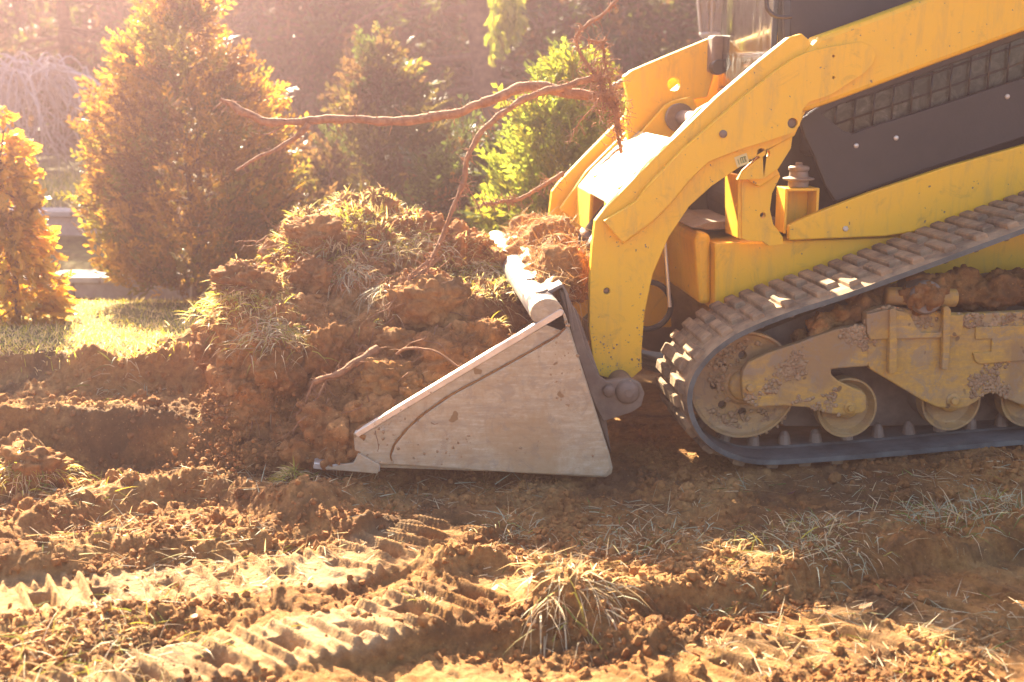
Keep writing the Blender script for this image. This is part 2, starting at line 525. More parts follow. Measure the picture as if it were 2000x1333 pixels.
CREST = zline([(-300, 1085), (0, 1072), (63, 1079), (115, 1064), (161, 1046), (217, 1033), (297, 1043), (420, 1043), (455, 1018), (507, 1022), (540, 1004)], 0.05)
MIDR = zline([(-300, 1250), (0, 1226), (330, 1192), (600, 1142), (690, 1112)], 0.0)
STEP = zline([(-200, 1480), (200, 1385), (450, 1318), (600, 1275), (700, 1240), (850, 1215), (1000, 1215), (1200, 1180), (1300, 1150), (1500, 1135), (1700, 1085), (2000, 1068), (2300, 1060)], 0.0)
BANK = zline([(160, 985), (250, 945), (330, 940), (400, 932), (440, 945)], 0.02)
LUMPS = [  # px, py, z, height, radius
    (1130, 1135, 0.02, 0.028, 0.14), (1000, 1150, 0.0, 0.02, 0.12), (55, 915, 0.0, 0.10, 0.11), (-20, 915, 0.0, 0.09, 0.13), (1560, 1060, 0.0, 0.035, 0.2), (1750, 1030, 0.02, 0.03, 0.2),
    (1320, 1090, 0.0, 0.02, 0.2), (1980, 1000, 0.05, 0.07, 0.15), (70, 965, 0.0, 0.03, 0.12), (180, 712, 0.24, 0.05, 0.07), (70, 722, 0.24, 0.04, 0.07), (330, 702, 0.24, 0.05, 0.08), (240, 615, 0.18, 0.05, 0.18), (400, 690, 0.24, 0.08, 0.10),
    (1960, 905, 0.06, 0.03, 0.15), (470, 880, 0.0, 0.08, 0.10)]
def height(x, y, fine=True, rut_out=False):
    l, d = to_ld(x, y)
    wob = 0.09*fbm(x*2.2, y*2.2, s=3)+0.035*vnoise(x*9, y*9, s=4)
    dd = d+wob
    # the excavated side: grass bank, ledge, floor (left of the bucket)
    t1 = smooth(4.14, 4.22, dd)*0.185
    t2 = smooth(4.48, 4.57, dd+0.06*vnoise(x*5, y*0.5, s=9))*0.11
    left = -0.035+t1+t2
    m = smooth(-0.40, -0.72, x+0.12*fbm(x*3, y*3, s=5))
    # lane the machine works in, and the bank behind it
    lane = -0.026+0.012*smooth(0.95, 1.15, x)+0.064*np.clip(x-1.25, 0, 3)*smooth(-0.7, -0.15, y)
    lane = lane+0.24*smooth(1.95, 2.2, y+0.1*fbm(x*2, y*2, s=8))*(1-0.0*x)
    z = lane*(1-m)+left*m*smooth(3.2, 3.6, d)
    # lawn falls away gently, then two terraces
    far = smooth(4.7, 6.4, d)
    z = z-0.13*far-0.17*smooth(6.5, 7.2, d)
    z = z+0.19*smooth(7.50, 7.56, d)+0.05*smooth(7.6, 8.4, d)+0.26*smooth(8.44, 8.52, d)+0.10*smooth(8.6, 12, d)+0.2*smooth(12, 25, d)
    near = smooth(6.5, 5.0, d)
    # step down towards the camera
    bd, sd, ar, _ = seg_dist(x, y, STEP)
    sdn = sd+0.05*fbm(x*6, y*6, s=21)
    z = z-0.045*smooth(0.03, -0.04, sdn)*smooth(3.8, 3.4, d)*smooth(-0.30, 0.05, x)
    z = z+0.022*np.exp(-((sd-0.05)/0.06)**2)*(0.6+0.5*fbm(x*7, y*7, s=23))*smooth(3.8, 3.4, d)
    # ridges
    bd, sd, ar, _ = seg_dist(x, y, CREST)
    z = z+0.05*np.exp(-(np.where(sd > 0, sd/0.13, sd/0.055))**2)*(1+0.5*fbm(x*8, y*8, s=25))
    bd, sd, ar, _ = seg_dist(x, y, MIDR)
    z = z+0.020*np.exp(-(bd/0.045)**2)*(1+0.6*fbm(x*9, y*9, s=27))
    bd, sd, ar, _ = seg_dist(x, y, BANK)
    z = z+0.065*np.exp(-(np.where(sd > 0, sd/0.14, sd/0.05))**2)*(1+0.4*fbm(x*8, y*8, s=29))
    for px, py, zz, hh, rr in LUMPS:
        c = on_z(px, py, zz)
        z = z+hh*np.exp(-(((x-c[0])**2+(y-c[1])**2)/rr**2)**1.3)*(1+0.35*fbm(x*7, y*7, s=31))
    # tread imprints
    rutm = np.zeros(x.shape); rz = np.zeros(x.shape)
    for k, (pts, hw, pitch) in enumerate(RUTS):
        bd, sd, ar, tot = seg_dist(x, y, pts)
        e = smooth(hw+0.03, hw-0.012, np.abs(sd)+0.014*vnoise(x*25, y*25, s=40))*smooth(hw+0.03, hw-0.012, bd)
        u = sd/hw
        a = ar+0.030*u+0.003*vnoise(x*30, y*30, s=41)
        ph = (a/pitch) % 1.0; ph2 = (a/pitch+0.5) % 1.0; q2 = np.abs(((a/(pitch*2)) % 1.0)-0.5)*2*pitch
        crumb = 1-0.6*smooth(0.08, 0.45, fbm(x*6, y*6, s=43+k))
        bar = np.exp(-((ph-0.5)*pitch/0.0085)**4)*smooth(1.02, 0.9, np.abs(u))*0.021
        half = np.exp(-((ph2-0.5)*pitch/0.008)**4)*smooth(0.45, 0.55, np.abs(u))*0.014
        pit = smooth(0.030, 0.022, q2)*smooth(0.40, 0.32, np.abs(u+0.08))*0.028
        q = (bar+half-pit)*crumb-0.012+0.0035*fbm(x*30, y*30, s=44)+0.005*fbm(x*4, y*4, s=45)
        base_k = 0.0 if k < 2 else -0.04; q = q if k < 2 else q*0.6
        rz = np.where(e > rutm, base_k+q, rz)
        rutm = np.maximum(rutm, e)
    if rut_out: return rutm*smooth(0.30, -0.15, x)  # paleness mask, faded out where the ruts run into shade
    # broken soil
    if fine:
        lawn = smooth(4.62, 4.8, d)
        amp = (1-0.93*rutm)*(1-0.7*lawn)*near
        smoothp = smooth(0.15, 0.5, fbm(x*1.5, y*1.5, s=61))
        n = 0.010*fbm(x*4.2, y*4.2, oct=3, s=51)+0.009*fbm(x*11, y*11, oct=3, s=53, billow=True)*(1-0.5*smoothp)
        n = n+0.011*fbm(x*31, y*31, oct=3, s=55, billow=True, gain=0.6)*(1-0.6*smoothp)
        n = n+(0.016*chunks(x*13, y*13, s=57)+0.009*chunks(x*34, y*34, s=59))*(1-0.6*smoothp)
        z = z*(1-rutm)+rz*rutm+n*amp
    else:
        z = z*(1-rutm)+rz*rutm
    return z
def axis(lo, hi, core_lo, core_hi, step, far_n=36):
    core = np.arange(core_lo, core_hi, step)
    a = core_lo-np.geomspace(step*2, core_lo-lo, far_n)[::-1]
    b = core[-1]+np.geomspace(step*2, hi-core[-1], far_n)
    return np.concatenate([a, core, b])
gx = axis(-70, 70, -1.75, 2.3, 0.0055)
gy = axis(-30, 90, -1.7, 1.0, 0.0074, 60)
X, Y = np.meshgrid(gx, gy)
Z = height(X, Y)
nx, ny = len(gx), len(gy)
idx = np.arange(nx*ny).reshape(ny, nx)
Fq = np.stack([idx[:-1, :-1], idx[:-1, 1:], idx[1:, 1:], idx[1:, :-1]], -1).reshape(-1, 4)
LL, DD = to_ld(X, Y)
cover = smooth(4.62, 4.85, DD+0.12*fbm(X*2.2, Y*2.2, s=3)+0.05*vnoise(X*9, Y*9, s=4))
laneM = smooth(-0.75, -0.5, X)*smooth(2.25, 2.0, Y)
cover = cover*(1-laneM)
tintc = np.zeros((X.size, 3)); tintc[:, 0] = cover.ravel()
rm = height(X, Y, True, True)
tintc[:, 1] = (smooth(0.2, 1.0, rm)*(0.5+0.5*fbm(X*5, Y*5, s=77))).ravel().clip(0, 1)  # green channel: packed soil plus painted sunlight on the ruts
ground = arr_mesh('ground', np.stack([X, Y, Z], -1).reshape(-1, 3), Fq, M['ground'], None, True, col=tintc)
tag(ground, kind='structure')
def gz(x, y):
    x = np.atleast_1d(np.asarray(x, float)); y = np.atleast_1d(np.asarray(y, float))
    i = np.clip(np.searchsorted(gx, x)-1, 0, nx-2); j = np.clip(np.searchsorted(gy, y)-1, 0, ny-2)
    u = (x-gx[i])/(gx[i+1]-gx[i]); v = (y-gy[j])/(gy[j+1]-gy[j])
    return (Z[j, i]*(1-u)+Z[j, i+1]*u)*(1-v)+(Z[j+1, i]*(1-u)+Z[j+1, i+1]*u)*v

# ================================================================== the track loader
loader = empty('track_loader', (0.55, YC, 0.0), label='yellow compact track loader pushing its loaded bucket into the soil', cat='loader')
YE, FY, ST, DS, BK = M['yellow'], M['frame_yellow'], M['bare_steel'], M['dark_steel'], M['black']

# ---- loader arms (near one, and its mirror image beyond)
A_Y = 0.27
KNEE = [(1160, 716), (1151, 640), (1152, 560), (1157, 480), (1163, 432), (1180, 410), (1230, 358), (1300, 287), (1400, 190), (1480, 122), (1540, 74), (1566, 66), (1580, 78), (1590, 100),
        (1640, 110), (1640, 170), (1575, 215), (1552, 266), (1500, 292), (1440, 330), (1390, 364), (1346, 404), (1306, 464), (1275, 536), (1259, 612), (1253, 690), (1254, 722), (1236, 738), (1200, 742), (1172, 734)]
DOUB = [(1180, 432), (1222, 408), (1246, 392), (1262, 368), (1335, 292), (1440, 200), (1520, 136), (1556, 112), (1584, 100), (1620, 92), (1682, 82), (1702, 90), (1711, 106), (1706, 124), (1690, 142), (1650, 168), (1620, 188),
        (1580, 200), (1568, 214), (1562, 246), (1548, 260), (1500, 276), (1440, 294), (1384, 316), (1346, 352), (1308, 398), (1276, 430), (1220, 472), (1213, 470)]
BEAM = [(1576, 98), (1600, 72), (1700, 36), (1800, 0), (2000, -72), (2300, -180), (2330, -40), (2000, 62), (1800, 136), (1640, 196), (1566, 222), (1560, 190)]
def arm(m):
    def dark_hole_back(px, py, y, r, par):  # added dark disc closing a hole, so no light shows through
        c = on_y(px, py, y); bm = bmesh.new(); lathe_bm(bm, mir((c[0], y+0.012, c[2]), m), (0, -1 if m else 1, 0), [(0, r*0.6), (0.001, r), (0.03, r)], 16); bm_obj('dark_hole_back', bm, DS, par, True)
    a = plate('loader_arm', KNEE, A_Y, 0.040, YE, loader, holes=[(1185, 569, 0.011), (1487, 298, 0.013)], bevel=0.005, m=m)
    a['label'] = 'lower plate of the loader arm with a bright worn edge'
    plate('doubler_plate', DOUB, A_Y-0.034, 0.032, YE, a, holes=[(1548, 241, 0.017), (1628, 110, 0.0045), (1628, 152, 0.0045)], bevel=0.008, m=m)
    wl = catmull([np.array(mir(on_y(px, py, A_Y-0.001), m)) for px, py in DOUB[-7:]+[DOUB[0]]], 14)
    tubes('weld_bead', [(wl, 0.0042*(1+0.35*np.sin(np.arange(len(wl))*1.7)))], YE, a, 6)
    plate('arm_beam', BEAM, A_Y-0.015, 0.11, YE, a, bevel=0.016, m=m)
    # inner plate of the knee, closing it to a box
    plate('inner_plate', [(1176, 470), (1240, 380), (1320, 300), (1420, 206), (1500, 140), (1560, 110), (1600, 140), (1540, 240), (1440, 300), (1370, 350), (1320, 420), (1290, 500), (1215, 500)], A_Y+0.085, 0.03, YE, a, m=m, trace_y=A_Y, bevel=0.004)
    dark_hole_back(1185, 569, A_Y, 0.0105, a)
    dark_hole_back(1548, 241, A_Y-0.034, 0.0165, a)
    bm = bmesh.new()
    c = on_y(1412, 262, A_Y-0.034)
    lathe_bm(bm, mir((c[0], A_Y-0.034, c[2]), m), (0, 1 if m else -1, 0), [(-0.01, 0.013), (0.006, 0.013), (0.009, 0.010)], 18)
    bm_obj('bolt', bm, DS, a, True)
    # bracket tab under the elbow
    t = plate('link_tab', [(1502, 292), (1530, 276), (1548, 266), (1545, 290), (1520, 330), (1492, 350), (1440, 352), (1452, 334), (1476, 314)], A_Y+0.012, 0.03, YE, a, holes=[(1497, 300, 0.012)], m=m, bevel=0.003)
    return a
arm(False)
farm = arm(True)
farm['label'] = 'loader arm on the far side of the machine'
# little paper decal on the near elbow
bm = bmesh.new()
q = [on_y(px, py, A_Y-0.0025) for px, py in ((1434, 308), (1458, 299), (1464, 319), (1440, 328))]
bm.faces.new([bm.verts.new((p[0], A_Y-0.0025, p[2])) for p in q])
m_, nt_, N_, L_, b_ = mat_new('decal_paper')
b_.inputs['Base Color'].default_value = (0.68, 0.56, 0.24, 1)
dec = bm_obj('warning_decal', bm, m_, loader)
lines = []
for pts in (((1446, 309), (1456, 306), (1458, 316), (1448, 319), (1446, 309)), ((1450, 309), (1452, 317)), ((1454, 307), (1456, 315)), ((1441, 312), (1444, 322))):
    P = [on_y(a, b, A_Y-0.0042) for a, b in pts]
    lines.append((np.array([(p[0], A_Y-0.0042, p[2]) for p in P]), 0.0012))
mg, ntg, Ng, Lg, bg_ = mat_new('decal_print'); bg_.inputs['Base Color'].default_value = (0.10, 0.17, 0.03, 1)
tubes('decal_symbol', lines, mg, dec, 4)

# ---- cross member between the arms: a bent sunlit plate with an opening, brackets, tube
prof = [(q[0], q[2]) for q in (on_y(px, py, 1.37) for px, py in ((1120, 432), (1124, 362), (1150, 330), (1232, 252), (1300, 190), (1345, 176)))]
bm = bmesh.new()
def strip(bm, prof, y0, y1, th=0.014, xi=(0, 1)):
    ps = np.array(prof); n = np.gradient(ps, axis=0); n = np.stack([n[:, 1], -n[:, 0]], 1); n /= np.linalg.norm(n, axis=1)[:, None]
    back = ps+n*th
    out = [tuple(p) for p in ps]+[tuple(p) for p in back[::-1]]
    vs0 = [bm.verts.new((x, y0, z)) for x, z in out]; vs1 = [bm.verts.new((x, y1, z)) for x, z in out]
    k = len(out)
    for i in range(k):
        bm.faces.new((vs0[i], vs0[(i+1) % k], vs1[(i+1) % k], vs1[i]))
    h = len(ps)
    for i in range(h-1):
        bm.faces.new((vs0[i], vs0[i+1], vs0[k-2-i], vs0[k-1-i])); bm.faces.new((vs1[i], vs1[i+1], vs1[k-2-i], vs1[k-1-i]))
strip(bm, prof[1:4], 0.32, 1.39)
cross = bm_obj('cross_member', bm, M['dusty_cream'], loader, bevel=0.004)
cross['label'] = 'bent yellow cross plate between the loader arms'
bm = bmesh.new(); strip(bm, prof[:2], 0.98, 1.39); bm_obj('cross_plate_leg', bm, YE, cross, bevel=0.003)
bm = bmesh.new(); strip(bm, prof[:2], 0.32, 0.66); bm_obj('cross_plate_leg', bm, YE, cross, bevel=0.003)
bm = bmesh.new(); strip(bm, [prof[3], prof[4]], 1.20, 1.39); bm_obj('cross_plate_wing', bm, YE, cross, bevel=0.003)
bm = bmesh.new(); strip(bm, [prof[3], prof[4]], 0.32, 0.50); bm_obj('cross_plate_wing', bm, YE, cross, bevel=0.003)
# upper inner box of the far arm with its lug and hole
plate('cylinder_bracket', [(1160, 345), (1250, 262), (1300, 206), (1318, 196), (1352, 190), (1362, 206), (1340, 262), (1290, 330), (1200, 420)], 1.12, 0.03, YE, cross, holes=[(1322, 232, 0.038)], bevel=0.004)
plate('cylinder_bracket', [(1160, 345), (1250, 262), (1300, 206), (1318, 196), (1352, 190), (1362, 206), (1340, 262), (1290, 330), (1200, 420)], 0.58, 0.03, YE, cross, bevel=0.004, trace_y=1.12)
bm = bmesh.new(); c = on_y(1326, 230, 1.10)
lathe_bm(bm, (c[0], 1.075, c[2]), (0, 1, 0), [(0, 0.056), (0.03, 0.056), (0.03, 0.034), (0.002, 0.034), (0.002, 0.02)], 28)
bm_obj('pin_boss', bm, DS, cross, bevel=0.003)
bm = bmesh.new()
c0 = on_y(1326, 230, 1.10)
cyl_bm(bm, (c0[0]+0.01, 0.6, c0[2]), (c0[0]+0.01, 1.11, c0[2]), 0.03)
bm_obj('cross_pin', bm, DS, cross, True)
# tilt cylinders running down from the cross member to the bucket
for yy in (0.74, 0.98):
    a = on_y(1215, 352, 1.0); b = on_y(1150, 466, 1.0); c = on_y(1122, 520, 1.0)
    bm = bmesh.new(); cyl_bm(bm, (a[0]+0.03, yy, a[2]-0.02), (b[0], yy, b[2]), 0.042)
    tc = bm_obj('tilt_cylinder', bm, M['black'], loader, True)
    bm = bmesh.new(); cyl_bm(bm, (b[0], yy, b[2]), (c[0]-0.02, yy, c[2]-0.03), 0.021)
    bm_obj('cylinder_rod', bm, M['chrome'], tc, True)
    bm = bmesh.new(); cyl_bm(bm, (b[0]+0.012, yy, b[2]+0.02), (b[0]-0.012, yy, b[2]-0.02), 0.050)
    bm_obj('cylinder_gland', bm, DS, tc, True)
# hydraulic coupler at the top of the far arm
bm = bmesh.new(); a = on_y(1390, 100, 1.18); box_bm(bm, a[0]-0.012, a[0]+0.085, 1.12, 1.22, a[2]-0.085, a[2]+0.06)
cb = bm_obj('coupler_block', bm, DS, loader, bevel=0.012)
bm = bmesh.new(); a = on_y(1398, 132, 1.15); lathe_bm(bm, (a[0], 1.10, a[2]), (0, 1, 0), [(0, 0.03), (0.05, 0.03)], 20); bm_obj('coupler_port', bm, M['black'], cb, bevel=0.004)
# hydraulic fitting poking out of the far arm
bm = bmesh.new(); a = on_y(1196, 172, 1.32); b = on_y(1222, 160, 1.32); lathe_bm(bm, a, tuple(b-a), [(0, 0.010), (0.008, 0.017), (0.02, 0.017), (0.022, 0.014), (0.035, 0.017), (0.06, 0.017)], 16)
bm_obj('hydraulic_fitting', bm, DS, loader, bevel=0.002)

plate('torque_plate', [(1218, 150), (1234, 138), (1300, 110), (1388, 74), (1396, 84), (1394, 150), (1382, 190), (1350, 196), (1316, 204), (1262, 258), (1228, 282), (1222, 230), (1228, 200)], 1.20, 0.05, YE, cross, holes=[(1316, 165, 0.026)], bevel=0.006)

# ---- bucket
BY0, BY1 = -0.05, 1.75
bucket_back = [(625, 916), (740, 917), (1000, 926), (1150, 933), (1180, 930), (1192, 915), (1188, 880), (1150, 770), (1120, 680), (1098, 612)]
bp = [on_y(px, py, BY0) for px, py in bucket_back]
bm = bmesh.new()
strip(bm, [(p[0], p[2]) for p in bp], BY0+0.016, BY1-0.016, th=-0.018)
bucket = bm_obj('bucket', bm, M['bucket'], loader, bevel=0.003)
bucket['label'] = 'worn tan steel bucket full of soil'
SIDE = [(690, 848), (780, 793), (900, 722), (1000, 663), (1096, 606), (1104, 612), (1128, 690), (1160, 790), (1190, 884), (1197, 915), (1195, 926), (1184, 933), (1160, 933), (1000, 924), (850, 914), (744, 908), (700, 894), (693, 880)]
for m in (False, True):
    bm = bmesh.new(); plate_bm(bm, [px_loop(SIDE, BY0)], BY0, BY0+0.016, m)
    sp = bm_obj('side_plate', bm, M['bucket'], bucket, bevel=0.0045)
    bm = bmesh.new()
    plate_bm(bm, [px_loop([(768, 905), (764, 890), (772, 868), (798, 836), (830, 808), (882, 772), (960, 730), (1050, 680), (1088, 658), (1106, 640), (1116, 660), (1150, 768), (1186, 880), (1192, 914), (1180, 929), (1000, 921), (860, 912)], BY0)], BY0-0.013, BY0-0.001, m)
    bm_obj('wear_plate', bm, M['bucket'], bucket, bevel=0.0035)
    bm = bmesh.new()
    plate_bm(bm, [px_loop([(692, 846), (1094, 603), (1102, 608), (1098, 616), (700, 854)], BY0)], BY0-0.004, BY0+0.024, m)
    bm_obj('rim_strip', bm, ST, bucket, bevel=0.002)
sm_ = catmull([np.array(on_y(px, py, BY0-0.004)) for px, py in ((767, 900), (764, 888), (772, 867), (798, 835), (830, 807), (882, 771), (960, 729), (1050, 679), (1088, 657), (1104, 641))], 12)
ds_ = tubes('dirt_seam', [(sm_, 0.0042*(1+0.5*fbm(sm_[:, 0]*60, sm_[:, 2]*60, None, 2, s=500)))], M['clod'], bucket, 7)
bm = bmesh.new()
strip(bm, [(q[0], q[2]) for q in (on_y(px, py, BY0) for px, py in ((612, 914), (640, 917), (742, 920)))], BY0-0.012, BY1+0.012, th=-0.02)
ce = bm_obj('cutting_edge', bm, ST, bucket, bevel=0.003)
plate('side_cutter', [(700, 886), (742, 908), (738, 926), (640, 918), (626, 914), (690, 905)], BY0-0.016, 0.014, M['bucket'], bucket, bevel=0.003)
# rolled top rail of the bucket
a = on_y(1083, 598, BY0)
tp = on_y(1090, 604, BY0)
bm = bmesh.new()
rail = []
for k in range(13):
    t = math.pi*(1.18-1.25*k/12)
    rail.append((tp[0]-0.035+0.052*math.cos(t), tp[2]-0.012+0.046*math.sin(t)))
strip(bm, rail, BY0+0.004, BY1-0.004, th=0.010)
rl = bm_obj('top_rail', bm, ST, bucket, True)
rl.data.polygons.foreach_set('use_smooth', np.zeros(len(rl.data.polygons), bool))
e_ = rl.modifiers.new('bevel', 'BEVEL'); e_.width = 0.002; e_.limit_method = 'ANGLE'; e_.angle_limit = R(50)
for m in (False, True):
    bm = bmesh.new(); plate_bm(bm, [rail[::-1]+[(rail[-1][0]-0.004, rail[-1][1]-0.05), (rail[0][0]+0.012, rail[0][1]-0.035)]], BY0-0.002, BY0+0.014, m); bm_obj('rail_end_plate', bm, M['bucket'], bucket, bevel=0.003)
# spill guard behind the rail
bm = bmesh.new()
strip(bm, [(tp[0]-0.015, tp[2]+0.03), (tp[0]+0.035, tp[2]+0.055), (tp[0]+0.055, tp[2]+0.02), (tp[0]+0.075, tp[2]-0.10)], 0.10, 1.60, th=0.012)
sg = bm_obj('spill_guard', bm, DS, bucket, bevel=0.003)
for yb in (0.07, 0.34):
    bm = bmesh.new(); lathe_bm(bm, (tp[0]-0.036, yb, tp[2]+0.034), (-0.25, 0, 1), [(0, 0.021), (0.006, 0.021), (0.008, 0.015)], 20); bm_obj('bolt', bm, DS, bucket, True)
# quick-attach hanger behind the bucket
HANG = [(1086, 560), (1100, 562), (1116, 600), (1140, 680), (1160, 722), (1176, 734), (1222, 728), (1242, 738), (1250, 758), (1244, 782), (1226, 794), (1190, 806), (1170, 812), (1150, 770), (1120, 680)]
for m in (False, True):
    hg = plate('hinge_bracket', HANG, 0.12, 0.03, DS, bucket, m=m, bevel=0.004, trace_y=0.2)
    plate('hinge_bracket', HANG, 0.36, 0.03, DS, bucket, m=m, bevel=0.004, trace_y=0.28)
    bm = bmesh.new(); c = on_y(1206, 757, 0.18)
    pts = [(-0.042, 0.030), (0.045, 0.030)]
    lathe_bm(bm, mir((c[0]+0.022, 0.095, c[2]), m), (0, -1 if m else 1, 0), [(0, 0.030), (0.012, 0.040), (0.32, 0.040)], 26); pn = bm_obj('hinge_pin', bm, DS, bucket, True)
    bm = bmesh.new(); lathe_bm(bm, mir((c[0]+0.022, 0.088, c[2]), m), (0, -1 if m else 1, 0), [(0, 0.014), (0.01, 0.014)], 6); bm_obj('pin_bolt', bm, DS, bucket)
    bm = bmesh.new(); lathe_bm(bm, mir((c[0]-0.042, 0.098, c[2]+0.006), m), (0, -1 if m else 1, 0), [(0, 0.016), (0.004, 0.020), (0.03, 0.020)], 20); bm_obj('pin_lock', bm, DS, bucket, True)
plate('coupler_plate', [(1100, 590), (1122, 600), (1172, 740), (1180, 810), (1190, 880), (1150, 770), (1120, 680)], 0.16, 1.38, DS, bucket, bevel=0.004, trace_y=0.2)

# ---- chassis
BX = 0.43
def xz(px, py, y):
    q = on_y(px, py, y); return q[0], q[2]
bm = bmesh.new()
plate_bm(bm, [px_loop([(1396, 476), (1420, 474), (1720, 466), (2300, 420), (2300, 700), (1396, 610)], BX)], BX, 2*YC-BX)
chas = bm_obj('chassis', bm, YE, loader, bevel=0.008)
# lower side strake (sloping yellow rail)
plate('side_rail', [(1541, 441), (1560, 431), (1600, 414), (1700, 376), (1850, 326), (2000, 284), (2300, 190), (2300, 330), (2000, 420), (1730, 462), (1541, 470)], BX-0.035, 0.03, YE, chas, bevel=0.005)
bm = bmesh.new(); c = on_y(1651, 447, BX-0.035); lathe_bm(bm, (c[0], BX-0.033, c[2]), (0, -1, 0), [(0, 0.0105), (0.006, 0.0105), (0.008, 0.008)], 6); bm_obj('bolt', bm, ST, chas)
# box top / front nose of the chassis, lit cream from the front
bm = bmesh.new()
plate_bm(bm, [px_loop([(1362, 470), (1372, 455), (1396, 462), (1396, 600), (1372, 600)], BX)], BX+0.05, 2*YC-BX-0.05)
bm_obj('front_panel', bm, YE, chas, bevel=0.02)
plate('deck_plate', [(1364, 452), (1400, 440), (1640, 432), (1640, 446), (1400, 456)], BX+0.1, 0.6, DS, chas, bevel=0.003, trace_y=BX)
# upright bracket with its folded front edge, hole and hinge links
up = plate('upright_bracket', [(1448, 350), (1462, 342), (1516, 326), (1524, 345), (1508, 378), (1504, 410), (1510, 438), (1524, 456), (1529, 464), (1529, 478), (1502, 481), (1490, 472), (1460, 470), (1449, 466)], BX-0.075, 0.03, YE, chas, holes=[(1490, 421, 0.010)], bevel=0.004)
plate('bracket_flange', [(1441, 344), (1449, 342), (1450, 468), (1441, 466)], BX-0.07, 0.17, YE, chas, bevel=0.003)
plate('hinge_link', [(1456, 350), (1480, 340), (1512, 326), (1524, 340), (1484, 366)], BX-0.105, 0.028, YE, chas, bevel=0.004)
# small open stand carrying a spool-shaped cap
bm = bmesh.new()
x0, z0 = xz(1531, 440, BX-0.005); x1, z1 = xz(1601, 368, BX-0.005)
t = 0.010
for bx in ((x0, x0+t, BX-0.005, BX+0.1, z0-0.03, z1), (x1-t, x1, BX-0.005, BX+0.1, z0-0.03, z1), (x0+t, x1-t, BX-0.005, BX+0.1, z1-t, z1), (x0+t, x1-t, BX+0.088, BX+0.1, z0-0.03, z1-t)):
    box_bm(bm, *bx)
stn = bm_obj('mount_stand', bm, YE, chas, bevel=0.002)
xc = (x0+x1)/2
bm = bmesh.new()
lathe_bm(bm, (xc, BX+0.045, z1+0.001), (0, 0, 1), [(0, 0.036), (0.022, 0.036), (0.026, 0.055), (0.032, 0.055), (0.036, 0.034), (0.055, 0.032), (0.060, 0.037), (0.070, 0.037), (0.074, 0.030), (0.076, 0.012), (0.086, 0.012)], 36)
bm_obj('rubber_mount', bm, DS, chas, bevel=0.002)
# dark body filling behind, cab, screened side panel
bm = bmesh.new(); plate_bm(bm, [px_loop([(1500, 250), (1560, 220), (2300, -100), (2300, 460), (1640, 460), (1500, 470)], 0.62)], 0.62, 1.1); bm_obj('engine_block', bm, BK, chas)
bm = bmesh.new(); plate_bm(bm, [px_loop([(1345, 452), (1352, 380), (1420, 300), (1500, 240), (1500, 470)], 0.95)], 0.95, 1.15); bm_obj('inner_wall', bm, BK, chas)
bm = bmesh.new(); a = on_y(1424, 402, 0.75); lathe_bm(bm, (a[0]+0.05, 0.66, a[2]+0.01), (0, 1, 0), [(0, 0.09), (0.28, 0.09)], 30); bm_obj('drive_motor', bm, BK, chas, bevel=0.01)
PANEL = [(1562, 236), (1600, 208), (1640, 190), (2000, 56), (2300, -60), (2300, 176), (2000, 268), (1800, 335), (1640, 392), (1632, 394), (1612, 362), (1588, 300), (1572, 268)]
GRH = [(1606, 224), (1640, 205), (1720, 176), (2000, 74), (2200, 0), (2200, 90), (2000, 152), (1880, 192), (1760, 230), (1684, 254), (1664, 262), (1644, 254)]
bm = bmesh.new(); plate_bm(bm, [px_loop(PANEL, BX+0.02), px_loop(GRH, BX+0.02)], BX+0.02, BX+0.045)
pan = bm_obj('side_panel', bm, BK, loader, bevel=0.004)
pan['label'] = 'black side panel with a wire-screened window'
m_, nt_, N_, L_, b_ = mat_new('dusty_pane'); b_.inputs['Base Color'].default_value = (0.045, 0.05, 0.04, 1); b_.inputs['Roughness'].default_value = 0.12
pp = position(nt_); fq = noise(nt_, pp, 16, 5, 0.7, 1.0)
L_.new(ramp(nt_, fq, [(0.45, (0.03, 0.034, 0.026)), (0.62, (0.075, 0.08, 0.062)), (0.74, (0.16, 0.17, 0.15))]), b_.inputs['Base Color'])
bm = bmesh.new(); plate_bm(bm, [px_loop(GRH, BX+0.06)], BX+0.064, BX+0.07); bm_obj('window_pane', bm, m_, pan)
g0 = np.array(xz(1640, 244, BX+0.04)); g1 = np.array(xz(2000, 121, BX+0.04)); gd = (g1-g0)/np.linalg.norm(g1-g0)
def bar(name, p, q, r, par, y):
    bm = bmesh.new(); cyl_bm(bm, (p[0], y, p[1]), (q[0], y, q[1]), r, n=8); return bm_obj(name, bm, M['black_gloss'], par, True)
def pin_poly(p, poly):
    x, y = p; c = False; j = len(poly)-1
    for i in range(len(poly)):
        if (poly[i][1] > y) != (poly[j][1] > y) and x < (poly[j][0]-poly[i][0])*(y-poly[i][1])/(poly[j][1]-poly[i][1])+poly[i][0]:
            c = not c
        j = i
    return c
def clip_line(px0, py0, px1, py1):
    ts = [k/60 for k in range(61)]
    ok = [k for k in ts if pin_poly((px0+(px1-px0)*k, py0+(py1-py0)*k), GRH)]
    if len(ok) < 3: return None
    a, b = ok[0]-1/60, ok[-1]+1/60
    return (px0+(px1-px0)*a, py0+(py1-py0)*a), (px0+(px1-px0)*b, py0+(py1-py0)*b)
for k in range(15):
    xx = 1629+k*36.5
    s = clip_line(xx+26, -40+0.0*k, xx-6, 330)
    if s: bar('screen_wire', xz(*s[0], BX+0.052), xz(*s[1], BX+0.052), 0.0034, pan, BX+0.052)
for off in (-38, -2, 34):
    s = clip_line(1580, 264+off-2, 2200, 58+off)
    if s: bar('screen_wire', xz(*s[0], BX+0.058), xz(*s[1], BX+0.058), 0.0034, pan, BX+0.058)
